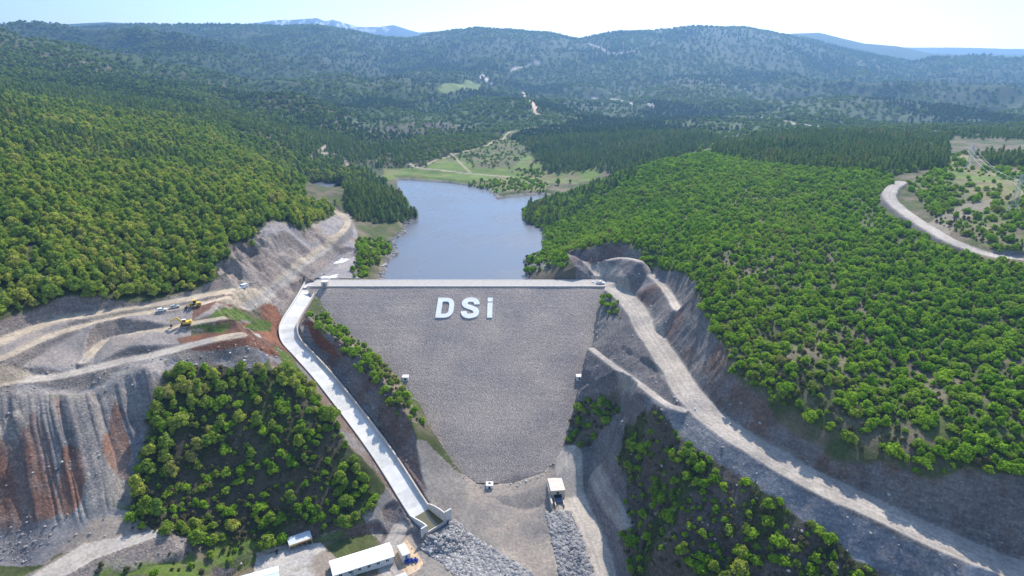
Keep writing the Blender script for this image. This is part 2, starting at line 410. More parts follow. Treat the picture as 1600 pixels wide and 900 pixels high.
SOIL, SOIL2 = c3(.15, .122, .085), c3(.07, .085, .03)
GREY, BLUE, LGREY = c3(.215, .198, .192), c3(.15, .155, .178), c3(.33, .305, .29)
RED, BROWN, TAN = c3(.24, .10, .055), c3(.19, .13, .11), c3(.345, .31, .27)
MEAD, MEAD2, FOR = c3(.115, .165, .035), c3(.17, .155, .07), c3(.03, .04, .016)
COL[:] = SOIL*(1 - sstep(.35, .6, nA)[:, None]) + SOIL2*sstep(.35, .6, nA)[:, None]
g2 = np.gradient(ZG, axis=0)/np.gradient(np.exp(WW)*UU, axis=0)
# the far country: pine, broadleaf, heath
mf = sstep(650, 900, Yg)
kind = sstep(.36, .52, nC*.6 + nB*.4)
heath = sstep(.44, .60, fbm(Xg, Yg, 240, 4, 36.))
farc = (c3(.045, .068, .03)*(1-kind)[:, None] + c3(.055, .085, .028)*kind[:, None])
farc = farc*(1 - .75*heath[:, None]) + c3(.062, .085, .035)*.75*heath[:, None]
COL = COL*(1 - mf[:, None]) + farc*(1 - .3*sstep(1000, 2000, Yg))[:, None]*mf[:, None]

Dpine = (1 - kind)*.9*mf; Doak = kind*(.55 - .3*heath)*mf; Dshr = np.zeros(len(Xg))
Dpine *= (1 - .75*heath)
# ---- zones
Z_LF = zone([(-300,640),(0,505),(60,495),(135,478),(230,468),(330,448),(392,436),(415,400),(405,360),(440,345),(478,362),(522,335),(530,322),(500,305),(440,288),(350,255),(250,222),(150,185),(60,160),(-300,110)], 4)
Z_LFB = zone([(-300,112),(60,162),(150,187),(250,224),(350,257),(440,290),(500,307),(560,300),(600,283),(560,262),(500,240),(560,205),(520,150),(380,130),(200,110),(0,60),(-300,50)], 10)
Z_PROM = zone([(535,303),(560,288),(600,290),(640,322),(656,340),(634,352),(600,350),(560,345),(543,330)], 2)
Z_MND = zone([(558,376),(580,372),(608,378),(615,392),(600,400),(592,416),(575,420),(565,438),(553,432),(553,405)], 2)
Z_RH = zone([(875,425),(850,392),(845,360),(815,345),(822,325),(860,308),(935,285),(1000,262),(1110,238),(1200,250),(1400,275),(1385,300),(1412,342),(1460,372),(1545,408),(1700,440),(1900,900),(1600,792),(1500,760),(1400,722),(1300,676),(1200,625),(1140,585),(1075,500),(1040,420),(960,395),(900,397)], 3)
Z_RH2 = zone([(1415,285),(1475,262),(1700,262),(1700,415),(1560,392),(1470,355)], 3)
Z_PINE = zone([(1110,242),(1130,222),(1480,215),(1482,262),(1400,272),(1300,266),(1200,256)], 4)
Z_PINE2 = zone([(1525,245),(1700,235),(1700,262),(1545,258)], 4)
Z_PINEM = zone([(800,215),(860,195),(1000,190),(1100,205),(1130,225),(1000,262),(945,268),(930,262),(870,272),(845,262),(830,240)], 6)
Z_MEAD = zone([(597,281),(600,262),(640,255),(665,262),(700,245),(760,228),(800,205),(850,195),(845,215),(820,240),(850,268),(930,256),(945,268),(930,280),(860,286),(850,300),(772,303),(700,286)], 4)
Z_MEADU = zone([(690,246),(760,226),(800,203),(852,193),(846,215),(822,240),(800,262),(745,262)], 5)
Z_MEAD2 = zone([(684,140),(720,131),(752,130),(748,142),(700,146)], 4)
Z_BUSHM = zone([(545,250),(560,215),(600,195),(700,192),(790,205),(760,228),(700,245),(660,262),(600,262)], 6)
Z_SP = zone([(205,830),(207,700),(225,660),(248,600),(262,592),(275,570),(350,575),(420,585),(470,580),(500,625),(540,690),(580,755),(590,790),(560,820),(440,850),(300,850)], 4)
Z_SPG = zone([(60,905),(150,875),(250,838),(330,830),(440,850),(560,822),(590,830),(500,848),(455,852),(420,870),(345,890),(300,905)], 2)
Z_ML = zone([(480,492),(520,493),(565,530),(600,568),(640,625),(665,665),(640,668),(610,640),(570,590),(530,545),(500,515)], 2)
Z_RS = zone([(975,665),(1010,645),(1070,690),(1150,745),(1240,800),(1350,880),(1400,960),(1300,960),(1200,960),(1100,960),(1040,940),(990,920),(968,850),(985,810),(980,760),(968,720)], 3)
Z_RS2 = zone([(885,695),(890,650),(915,620),(965,610),(968,640),(940,670),(905,700)], 2)
Z_RA = zone([(820,436),(822,402),(860,395),(880,410),(915,425),(925,437)], 2)
Z_DG = zone([(936,460),(965,468),(975,495),(950,505),(936,490)], 2)
Z_FIELD = zone([(1480,240),(1512,238),(1520,262),(1600,285),(1600,312),(1545,318),(1500,300),(1480,270)], 2)
Z_GR1 = zone([(300,500),(330,492),(405,478),(408,500),(330,515),(290,516)], 1.5)
Z_GR2 = np.clip(zone([(318,517),(360,503),(402,497),(425,503),(420,518),(350,521)], 1)+zone([(428,540),(455,556),(475,585),(460,580),(440,565)], 1), 0, 1)
Z_WHT = np.clip(zone([(496,437),(505,431),(530,428),(526,434),(515,436)],2)+zone([(520,412),(533,403),(546,405),(536,410)],2), 0, 1)
Z_PADL = zone([(487,440),(500,425),(528,398),(552,392),(556,405),(553,430),(575,440)], 1.5)
Z_RED = zone([(300,482),(400,462),(432,478),(440,500),(442,530),(470,560),(455,568),(430,555),(400,545),(290,548),(275,530),(330,518),(408,505),(400,488),(300,500)], 2)
Z_REDS = zone([(472,505),(490,503),(520,540),(530,560),(500,545)], 1.5)
Z_LRK = zone([(245,595),(262,560),(320,545),(440,548),(470,570),(400,590),(330,565),(270,575)], 2)
Z_LCUT = zone([(400,400),(404,360),(440,347),(478,364),(525,335),(545,330),(560,372),(555,400),(500,440),(440,500),(400,460),(380,450)], 2)
Z_GULLY = zone([(250,545),(0,560),(-60,580),(-60,620),(0,612),(236,580),(262,590)], 2)
Z_FL = zone([(590,905),(600,850),(560,800),(600,770),(640,700),(665,690),(720,740),(840,735),(905,745),(945,830),(975,905)], 2)
Z_RIPL = zone([(655,855),(672,838),(700,818),(712,812),(760,850),(845,905),(720,905),(690,880)], 1.2)
Z_RIPR = zone([(852,800),(893,798),(912,845),(930,905),(878,905),(866,850)], 1.0)
Z_WORK = zone([(-80,640),(-80,600),(0,515),(80,500),(230,476),(330,456),(402,440),(408,475),(330,500),(300,520),(290,548),(200,590),(0,608)], 2)
Z_FORK = zone([(1440,350),(1470,335),(1510,318),(1550,312),(1550,325),(1500,345),(1480,368)], 1.5)
Z_NOP = zone([(478,316),(537,316),(540,282),(478,280)], 1)
Z_NOP2 = zone([(442,828),(495,820),(500,862),(445,868)], .5)
Z_RKR = zone([(880,398),(960,396),(1040,425),(1078,500),(1062,560),(1000,500),(950,440),(900,437)], 2)
Z_TOE = zone([(-60,800),(0,800),(90,805),(205,800),(262,838),(130,852),(60,885),(-60,880)], 3)
Z_CAMP = zone([(395,905),(400,865),(440,850),(500,848),(525,870),(560,905)], 1.5)
Z_SAND = zone([(612,845),(632,838),(650,860),(662,880),(650,897),(630,900),(618,880)], 1)
Z_RUB = zone([(0,870),(0,835),(50,830),(85,838),(40,880)], 2)
Z_RBANK = zone([(1068,640),(1120,675),(1180,718),(1260,770),(1350,812),(1460,862),(1560,905),(1700,965),(1500,960),(1400,905),(1330,870),(1230,795),(1140,735),(1060,680),(1000,640)], 2)

veg = np.clip(Z_LF + Z_LFB*(Yg < 1600) + Z_PROM, 0, 1)
lay(veg*.9, SOIL2*.8, SOIL*.8, sstep(.45, .7, nA))
lay(np.clip(Z_PINE+Z_PINE2+Z_PINEM, 0, 1), FOR*1.3)
lay(Z_MEAD, MEAD, MEAD2, sstep(.42, .6, nB*.5+nA*.5)); lay(Z_MEADU, c3(.12,.115,.055), MEAD*.8, sstep(.5,.62,nA)); lay(Z_MEAD2, c3(.14,.18,.055))
lay(Z_BUSHM, c3(.095,.075,.062), SOIL2, sstep(.45,.6,nA))
bare = sstep(.5, .62, nA*.55 + nD*.2 + nB*.25)
lay(Z_RH, SOIL2*1.15, c3(.135,.12,.075), sstep(.46, .66, nA)); lay(Z_RH2, c3(.11,.135,.045), c3(.16,.14,.085), sstep(.42,.6,nA)); lay(Z_FIELD, c3(.19,.17,.085), MEAD, sstep(.5,.65,nA))
lay(Z_SP, c3(.075,.065,.045), SOIL2*.9, sstep(.42,.6,nA)); lay(Z_SPG, MEAD*.8, c3(.14,.115,.085), sstep(.5,.62,nA))
lay(Z_MND, SOIL2*1.2, MEAD2, sstep(.4,.6,nA))
lay(Z_ML, SOIL2*1.3, c3(.17,.14,.10), sstep(.4,.6,nA)); lay(Z_RA, GREY, SOIL2, sstep(.5,.6,nA)); lay(Z_DG, BLUE)
# rock and dug ground
lay(Z_PADL, GREY*1.3); lay(Z_LCUT*(1-Z_PADL), GREY*1.35, c3(.31,.255,.21), sstep(.45,.58,nA)); lay(Z_LCUT*sstep(.6,.68,nB*.5+nD*.5), BLUE)
lay(Z_WORK, c3(.34,.285,.235), c3(.25,.22,.20), sstep(.4,.6,nA)); lay(Z_FORK*.8, c3(.26,.22,.17)); lay(Z_FL, c3(.27,.235,.20), c3(.215,.195,.175), sstep(.4,.6,nA)); lay(Z_GULLY, c3(.34,.30,.265), GREY*1.2, sstep(.4,.6,nA)); lay(Z_LRK, GREY*1.25, BLUE*1.2, sstep(.4,.6,nA))
lay(Z_RUB, GREY, LGREY, nD); lay(Z_CAMP, c3(.40,.375,.34), c3(.26,.22,.18), sstep(.45,.62,nA)); lay(Z_SAND, c3(.5,.37,.24))
rightX = sstep(20, 60, Xg - (347 - Yg)*.15)
ctop = (1-rightX)
lay(Z_RKR, GREY, BROWN, sstep(.45,.6,nA))
lay(CUTM*(Yg < 700)*(1 - .2*nD)*(1 - .8*np.clip(Z_SP+Z_SPG, 0, 1)), GREY*1.05, BROWN, sstep(.4,.62,nA*.7+nD*.3))
lay(FILLM*(Yg < 700), GREY, GREY*.8, nA); lay(np.clip(CUTM+FILLM, 0, 1)*(Xg < -118)*(Yg < 460)*.8, c3(.30,.26,.225), c3(.23,.19,.165), nD)
lay(Z_RS, c3(.13,.108,.09), SOIL2, sstep(.5,.62,nA)); lay(Z_RS2, c3(.15,.13,.1))
lay(Z_RED*.95, RED, c3(.15,.08,.055), sstep(.4,.6,nA)); lay(Z_REDS, RED*.85); lay(Z_GR1, MEAD*.9, SOIL, sstep(.5,.6,nA)); lay(Z_GR2, MEAD, MEAD*.6, nD)
# dump face
lay(Z_TOE*(1-Z_RUB), c3(.25,.21,.175), GREY, sstep(.45,.6,nA)); lay(DM, c3(.31,.285,.265), c3(.205,.19,.18), RILL); lay(DM*sstep(.55,.68,RX)*.6, BLUE*1.1)
ZD = (.6 + .4*sstep(.33, .42, RX))*(.65 + .35*sstep(.38,.58,nD*.5+nA*.5))*np.clip(zone([(-60,700),(20,680),(42,655),(55,640),(70,660),(80,700),(88,760),(90,805),(60,835),(-60,850)], 5)+zone([(93,700),(108,690),(127,708),(127,780),(105,808),(90,800)], 5)+zone([(175,620),(188,640),(207,700),(203,755),(180,740),(162,700),(158,675),(172,670)], 5)+.6*zone([(85,620),(98,618),(100,655),(88,655)],3), 0, 1)*DM
lay(ZD*.85, c3(.29,.145,.09), c3(.19,.09,.06), RILL)
lay(Z_RBANK*(1-Z_RS), c3(.27,.265,.27), c3(.215,.22,.245), sstep(.4,.6,nA))
lay(Z_WHT*sstep(.4,.5,nD), c3(.8,.8,.78))
lay(ROADM, TAN, TAN*.8, sstep(.35,.65,nD*.5+nA*.5)); lay(ROADM*np.exp(-((LD - 1.1)/.45)**2)*.45, TAN*1.18); lay(ROADM*np.exp(-(LD/.35)**2)*.3, TAN*.7)
md = seg_d(Xg, Yg, MAIN); lay(np.exp(-((md[0] - 4.3)/.35)**2)*(md[3] > 0)*.55*(fbm(Xg, Yg, 12, 2, 71.) > .42), TAN*.5)
lay(ROADM*(Xg < -100)*(Yg < 600)*(Zg > 6), c3(.42,.35,.26), c3(.32,.265,.20), sstep(.35,.65,nD*.5+nA*.5))
# shore band
shd = seg_d(Xg, Yg, SH, True)[0]
lay((Zg < WZ + 1.6)*(shd < 25)*(Yg > 372)*.8, LGREY*.8, GREY*.7, nD)
sn = sstep(.49, .55, fbm(Xg, Yg*.6, 160, 4, 62.)+.0)*sstep(330, 450, Zg)*(1-sstep(.56,.62,fbm(Xg, Yg*.6, 160, 4, 62.)))*.8*(Yg > 6300)
lay((Yg > 6000)*1.0, c3(.07,.08,.09)); lay(sn, c3(.9,.9,.92))
# distant dirt roads
def track(pts, hw, c=TAN, a=1.0):
    P = smooth_line([hit(*p) for p in pts]); m = np.zeros(len(Xg)); ix = subset(P, 40)
    d = seg_d(Xg[ix], Yg[ix], P)[0]; m[ix] = (1 - sstep(hw*.7, hw*1.3, d))*a
    lay(m, c); return m
FT = sum([track([(818,143),(822,155),(835,165),(840,178),(849,182)], 5, c3(.5,.37,.28)), track([(748,122),(756,118),(762,127),(768,130)], 6, c3(.6,.52,.45)),
 track([(800,110),(822,103),(850,97)], 5), track([(925,151),(960,156),(1020,166)], 6), track([(916,68),(930,72),(960,84),(1015,78)], 5), track([(1190,184),(1230,189),(1278,197)], 4),
 track([(640,256),(665,264),(730,271),(790,276),(840,282)], 2.2, c3(.3,.27,.19)), track([(705,240),(720,255),(735,270)], 1.6, c3(.3,.25,.17)), track([(800,205),(770,222),(700,245),(660,262)], 2.5, c3(.28,.24,.15)),
 track([(1430,212),(1470,213)], 8), track([(485,250),(515,225),(535,218)], 2.2, c3(.30,.25,.19)), track([(545,262),(540,250),(520,240),(495,240)], 3, c3(.28,.23,.18))])
# plants
GAP = sstep(.56, .64, fbm(Xg, Yg, 26, 4, 41.))
Doak = Doak*(1 - np.clip(Z_MEAD+Z_MEAD2+Z_PINEM, 0, 1)); Dpine = Dpine*(1 - np.clip(Z_MEAD+Z_MEAD2+Z_BUSHM*.7, 0, 1))
pm = sstep(.54, .62, fbm(Xg, Yg, 120, 4, 42.))*sstep(330, 520, Yg)
Doak = np.maximum(Doak, Z_LF*(1 - .7*pm)); Dpine = np.maximum(Dpine, Z_LF*.6*pm)
Doak = np.maximum(Doak, Z_LFB*(.35 + .3*(1-pm))*(Yg < 1700)); Dpine = np.maximum(Dpine, Z_LFB*.75*pm*(Yg < 1700))
Dpine = np.maximum(Dpine, Z_PROM); Dpine = np.maximum(Dpine, np.clip(Z_PINE+Z_PINE2+Z_PINEM*.8, 0, 1)*(.5 + .35*sstep(.4,.55,nA))); Dshr = np.maximum(Dshr, Z_PINE*.3); Doak *= 1 - np.clip(Z_PROM+Z_PINE*.8+Z_PINE2, 0, 1)
Dshr = np.maximum(Dshr, Z_RH*(.99 - .40*GAP - .22*sstep(.54,.66,fbm(Xg, Yg, 70, 3, 43.))*(Yg < 330)))
# the strip above the road cut is thinly grown
Dshr *= 1 - .2*(1 - sstep(8, 25, seg_d(Xg, Yg, MAIN)[0]))
Dshr = np.maximum(Dshr, Z_RH2*(.45 + .35*GAP)*(1 - Z_FIELD)); Dshr = np.maximum(Dshr, Z_FIELD*.12)
Dsp = Z_SP*(.35 + .55*sstep(.42,.55,fbm(Xg, Yg, 22, 3, 44.)))*sstep(.36, .44, nA)
Doak = np.maximum(Doak, Dsp)
Dshr = np.maximum(Dshr, .5*Z_SP); Dshr = np.maximum(Dshr, Z_RS*(.6 + .35*sstep(.47,.56,fbm(Xg, Yg, 15, 3, 45.)))); Dshr = np.maximum(Dshr, Z_RS2*.8)
Dshr = np.maximum(Dshr, np.maximum(Z_ML*.55, Z_MND*.85)); Dshr = np.maximum(Dshr, np.maximum(Z_RA*.4, Z_DG*.35)); Dshr = np.maximum(Dshr, Z_BUSHM*.6); Dshr = np.maximum(Dshr, Z_MEADU*.28); Dshr = np.maximum(Dshr, Z_MEAD*.10*sstep(.5,.6,nB)*3)
Dshr = np.maximum(Dshr, Z_SPG*.12); Dshr = np.maximum(Dshr, Z_RBANK*.02); Dshr = np.maximum(Dshr, Z_GR2*.15)
Doak = np.maximum(Doak, Z_SPG*.05)
# the lower face of the right hill towards the lake has pines too
zl = zone([(820,345),(830,322),(870,305),(940,285),(985,268),(1000,275),(930,310),(890,345),(850,358)], 4)
Dpine = np.maximum(Dpine, zl*.35); Dshr = np.maximum(Dshr, zl*.8)
offs = ((np.abs(GU) > .86) & (Yg < 700))
Doak = np.where(offs & (Xg < 0) & (Yg > 255), .8, Doak); Dshr = np.where(offs & (Xg > 0) & (Yg > 165), .7, Dshr)
inFP = np.zeros(len(Xg), bool); ix = subset(FP, 5); inFP[ix] = inside(Xg[ix], Yg[ix], FP)
block = np.clip(ROADM + (CUTM > .5)*(Yg < 700)*(1-Z_SP)*(1-Z_RS)*(1-Z_RS2)*(1-Z_ML)*(1-Z_DG) + .9*(FILLM > .5)*(Yg < 700)*(1-Z_SP)*(1-Z_RS)*(1-Z_RS2)*(1-Z_ML)*(1-Z_DG) + (CHD < HWC+2.5) + inFP + DM + (Zg < WZ + .4)*(shd < 400)*(Yg > 360)*(Yg < 800) + np.clip(FT, 0, 1), 0, 1)
block = np.clip(block + Z_RKR, 0, 1)
Doak = np.maximum(Doak, Z_RS*.22*sstep(.45,.55,fbm(Xg, Yg, 18, 3, 46.)))
for D_ in (Doak, Dpine, Dshr): D_ *= (1 - block)*(1 - np.clip(Z_NOP*(Yg < 700)+Z_NOP2, 0, 1))*(1 - .8*Z_FORK)
# under woods the litter is dark
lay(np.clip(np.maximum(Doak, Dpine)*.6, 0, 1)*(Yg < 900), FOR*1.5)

# ------------------------------------------------------------------ materials
def mat(name, base=(.5,.5,.5), rough=.8, metal=0, spec=.3):
    m = bpy.data.materials.new(name); m.use_nodes = True
    b = m.node_tree.nodes['Principled BSDF']
    b.inputs['Base Color'].default_value = (*base, 1); b.inputs['Roughness'].default_value = rough
    b.inputs['Metallic'].default_value = metal; b.inputs['Specular IOR Level'].default_value = spec
    return m
def N(m, t, **kw):
    n = m.node_tree.nodes.new(t)
    for a, v in kw.items():
        if a in n.inputs: n.inputs[a].default_value = v
        else: setattr(n, a, v)
    return n
def L(m, a, b): m.node_tree.links.new(a, b)
def bsdf(m): return m.node_tree.nodes['Principled BSDF']
def ramp(m, fac, stops):
    r = N(m, 'ShaderNodeValToRGB'); e = r.color_ramp.elements
    while len(e) < len(stops): e.new(.5)
    for k, (p, c) in enumerate(stops): e[k].position = p; e[k].color = (*c, 1) if len(c) == 3 else c
    L(m, fac, r.inputs[0]); return r.outputs[0]
def mixc(m, fac, a, b, mode='MIX'):
    x = N(m, 'ShaderNodeMix', data_type='RGBA', blend_type=mode)
    for s, v in ((0, fac), (6, a), (7, b)):
        if hasattr(v, 'links') or hasattr(v, 'is_linked'): L(m, v, x.inputs[s])
        else: x.inputs[s].default_value = v if not isinstance(v, tuple) else (*v, 1)[:4]
    return x.outputs[2]
def noisy(name, base, var=.25, scale=1.0, rough=.85, bump=.3, bs=None, metal=0, coord='Object', spec=.3):
    m = mat(name, base, rough, metal, spec)
    tc = N(m, 'ShaderNodeTexCoord'); n = N(m, 'ShaderNodeTexNoise', Scale=scale, Detail=6., Roughness=.6)
    L(m, tc.outputs[coord], n.inputs['Vector'])
    c = ramp(m, n.outputs[0], [(.3, tuple(x*(1-var) for x in base)), (.7, tuple(min(1, x*(1+var)) for x in base))])
    L(m, c, bsdf(m).inputs['Base Color'])
    if bump:
        n2 = N(m, 'ShaderNodeTexNoise', Scale=bs or scale*4, Detail=4.); L(m, tc.outputs[coord], n2.inputs['Vector'])
        b = N(m, 'ShaderNodeBump', Strength=bump, Distance=.1); L(m, n2.outputs[0], b.inputs['Height']); L(m, b.outputs[0], bsdf(m).inputs['Normal'])
    return m

def ground_material():
    m = mat('ground', rough=.95, spec=.15)
    at = N(m, 'ShaderNodeAttribute', attribute_name='cover'); ge = N(m, 'ShaderNodeNewGeometry')
    ar = N(m, 'ShaderNodeAttribute', attribute_name='rough')
    n1 = N(m, 'ShaderNodeTexNoise', Scale=.9, Detail=9., Roughness=.68); n2 = N(m, 'ShaderNodeTexNoise', Scale=.045, Detail=8., Roughness=.62)
    vo = N(m, 'ShaderNodeTexVoronoi', Scale=1.1)
    for n in (n1, n2, vo): L(m, ge.outputs['Position'], n.inputs['Vector'])
    f1 = ramp(m, n1.outputs[0], [(.28, (.66,)*3), (.5, (1,)*3), (.72, (1.4,)*3)])
    f2 = ramp(m, n2.outputs[0], [(.3, (.72, .72, .76)), (.7, (1.3, 1.26, 1.2))])
    f3 = ramp(m, vo.outputs['Distance'], [(0, (1.5,)*3), (.22, (1.05,)*3), (.7, (.8,)*3)])
    c = mixc(m, 1.0, at.outputs['Color'], f1, 'MULTIPLY'); c = mixc(m, 1.0, c, f2, 'MULTIPLY'); c = mixc(m, ar.outputs['Fac'], c, mixc(m, 1.0, c, f3, 'MULTIPLY'))
    L(m, c, bsdf(m).inputs['Base Color'])
    st = N(m, 'ShaderNodeMapping'); st.inputs['Scale'].default_value = (.22, .22, 1.6); st.inputs['Rotation'].default_value = (.35, .25, 0); L(m, ge.outputs['Position'], st.inputs[0])
    sn = N(m, 'ShaderNodeTexNoise', Scale=.7, Detail=7., Roughness=.65); L(m, st.outputs[0], sn.inputs['Vector'])
    c = mixc(m, ar.outputs['Fac'], c, mixc(m, 1.0, c, ramp(m, sn.outputs[0], [(.34, (.78, .79, .84)), (.5, (1,)*3), (.66, (1.2, 1.17, 1.12))]), 'MULTIPLY')); L(m, c, bsdf(m).inputs['Base Color'])
    b = N(m, 'ShaderNodeBump', Distance=1.0); L(m, ar.outputs['Fac'], b.inputs['Strength'])
    nb = N(m, 'ShaderNodeTexNoise', Scale=1.3, Detail=8., Roughness=.7); L(m, ge.outputs['Position'], nb.inputs['Vector'])
    L(m, nb.outputs[0], b.inputs['Height']); L(m, b.outputs[0], bsdf(m).inputs['Normal'])
    return m

def grid_mesh(name, V, nu, nv, flip=False):
    me = bpy.data.meshes.new(name)
    i = np.arange((nu-1)*(nv-1)); a = (i//(nv-1))*nv + i % (nv-1)
    q = np.stack([a, a+nv, a+nv+1, a+1], 1) if not flip else np.stack([a, a+1, a+nv+1, a+nv], 1)
    me.vertices.add(len(V)); me.vertices.foreach_set('co', np.asarray(V, np.float32).ravel())
    me.loops.add(len(q)*4); me.loops.foreach_set('vertex_index', q.ravel().astype(np.int32))
    me.polygons.add(len(q)); me.polygons.foreach_set('loop_start', np.arange(0, len(q)*4, 4, dtype=np.int32))
    me.polygons.foreach_set('use_smooth', np.ones(len(q), bool))
    me.update(calc_edges=True); return me
me = grid_mesh('ground', np.stack([Xg, Yg, Zg], 1), NU, NW)
ca = me.attributes.new('cover', 'FLOAT_COLOR', 'POINT'); ca.data.foreach_set('color', np.concatenate([COL, np.ones((len(Xg), 1))], 1).astype(np.float32).ravel())
ra = me.attributes.new('rough', 'FLOAT', 'POINT')
RG = np.clip(.35 + .65*np.clip(CUTM+FILLM+DM+Z_LCUT+Z_RUB+Z_GULLY*.5+Z_LRK, 0, 1) - .3*ROADM, .05, 1)*(1 - sstep(900, 2000, Yg)*.6)
ra.data.foreach_set('value', RG.astype(np.float32))
me.materials.append(ground_material())
ground = bpy.data.objects.new('ground', me); C.objects.link(ground); ground['kind'] = 'structure'

# ------------------------------------------------------------------ mesh building helpers
class MB:
    def __init__(s): s.v = []; s.f = []; s.mi = []; s.cur = 0
    def add(s, vs, fs):
        o = len(s.v); s.v += [tuple(v) for v in vs]; s.f += [tuple(o+i for i in f) for f in fs]; s.mi += [s.cur]*len(fs); return s
    def box(s, x0, x1, y0, y1, z0, z1, M=None, taper=0):
        t = taper
        vs = [(x0,y0,z0),(x1,y0,z0),(x1,y1,z0),(x0,y1,z0),(x0+t,y0+t,z1),(x1-t,y0+t,z1),(x1-t,y1-t,z1),(x0+t,y1-t,z1)]
        if M: vs = [M @ Vector(v) for v in vs]
        return s.add(vs, [(3,2,1,0),(4,5,6,7),(0,1,5,4),(1,2,6,5),(2,3,7,6),(3,0,4,7)])
    def prism(s, prof, y0, y1, axis='y', M=None):       # profile of (x,z) extruded along y (or given axis)
        n = len(prof); vs = []
        for y in (y0, y1):
            for a, b in prof: vs.append({'y': (a, y, b), 'x': (y, a, b), 'z': (a, b, y)}[axis])
        if M: vs = [M @ Vector(v) for v in vs]
        return s.add(vs, [tuple(range(n))[::-1], tuple(range(n, 2*n))] + [(i, (i+1) % n, n+(i+1) % n, n+i) for i in range(n)])
    def tube(s, p0, p1, r0, r1=None, n=6):
        r1 = r0 if r1 is None else r1
        p0, p1 = Vector(p0), Vector(p1); d = (p1-p0).normalized(); a = d.orthogonal().normalized(); b = d.cross(a)
        vs = [p + (a*math.cos(2*math.pi*k/n) + b*math.sin(2*math.pi*k/n))*r for p, r in ((p0, r0), (p1, r1)) for k in range(n)]
        return s.add(vs, [tuple(range(n))[::-1], tuple(range(n, 2*n))] + [(k, (k+1) % n, n+(k+1) % n, n+k) for k in range(n)])
    def path(s, pts, r, n=5):
        for a, b in zip(pts[:-1], pts[1:]): s.tube(a, b, r, r, n)
        return s
    def build(s, name, m, parent=None, smooth=False, bevel=0):
        me = bpy.data.meshes.new(name); me.from_pydata([tuple(v) for v in s.v], [], s.f)
        for mm in (m if isinstance(m, (list, tuple)) else [m]): me.materials.append(mm)
        me.polygons.foreach_set('material_index', s.mi)
        if smooth: me.polygons.foreach_set('use_smooth', [True]*len(me.polygons))
        bm = bmesh.new(); bm.from_mesh(me); bmesh.ops.recalc_face_normals(bm, faces=bm.faces)
        if bevel: bmesh.ops.bevel(bm, geom=list(bm.edges), offset=bevel, segments=1, affect='EDGES')
        bm.to_mesh(me); bm.free(); me.update()
        o = bpy.data.objects.new(name, me); C.objects.link(o)
        if parent: o.parent = parent
        return o
def tag(o, label=None, cat=None, group=None, kind=None):
    if label: o['label'] = label
    if cat: o['category'] = cat
    if group: o['group'] = group
    if kind: o['kind'] = kind
    return o
def thing(name, loc=(0,0,0), rz=0, label=None, cat=None, group=None):
    o = bpy.data.objects.new(name, None); C.objects.link(o); o.location = loc; o.rotation_euler = (0, 0, rz); o.empty_display_size = .5
    return tag(o, label, cat, group)

# ------------------------------------------------------------------ water
def water_material():
    m = mat('lake water', (.105, .11, .125), .2, 0, .3)
    ge = N(m, 'ShaderNodeNewGeometry')
    mp = N(m, 'ShaderNodeMapping'); mp.inputs['Scale'].default_value = (.5, 1.0, 1); L(m, ge.outputs['Position'], mp.inputs[0])
    n = N(m, 'ShaderNodeTexNoise', Scale=.9, Detail=5., Roughness=.6); L(m, mp.outputs[0], n.inputs['Vector'])
    b = N(m, 'ShaderNodeBump', Strength=.35, Distance=.25); L(m, n.outputs[0], b.inputs['Height']); L(m, b.outputs[0], bsdf(m).inputs['Normal'])
    n2 = N(m, 'ShaderNodeTexNoise', Scale=.02, Detail=3.); L(m, ge.outputs['Position'], n2.inputs['Vector'])
    L(m, ramp(m, n2.outputs[0], [(.35, (.2,)*3), (.65, (.32,)*3)]), bsdf(m).inputs['Roughness'])
    return m
def water(name, poly, z, m):
    cx = sum(p[0] for p in poly)/len(poly); cy_ = sum(p[1] for p in poly)/len(poly)
    mb = MB(); mb.add([(p[0], p[1], z) for p in poly], [tuple(range(len(poly)))])
    o = mb.build(name, m); tag(o, kind='structure'); return o
WM = water_material()
water('lake_water', [(-130,362),(60,362),(60,560),(95,760),(-200,830),(-190,600),(-130,470)], WZ, WM)
water('river_water', [(-260,640),(-195,640),(-172,700),(-180,780),(-270,760)], WZ, WM)
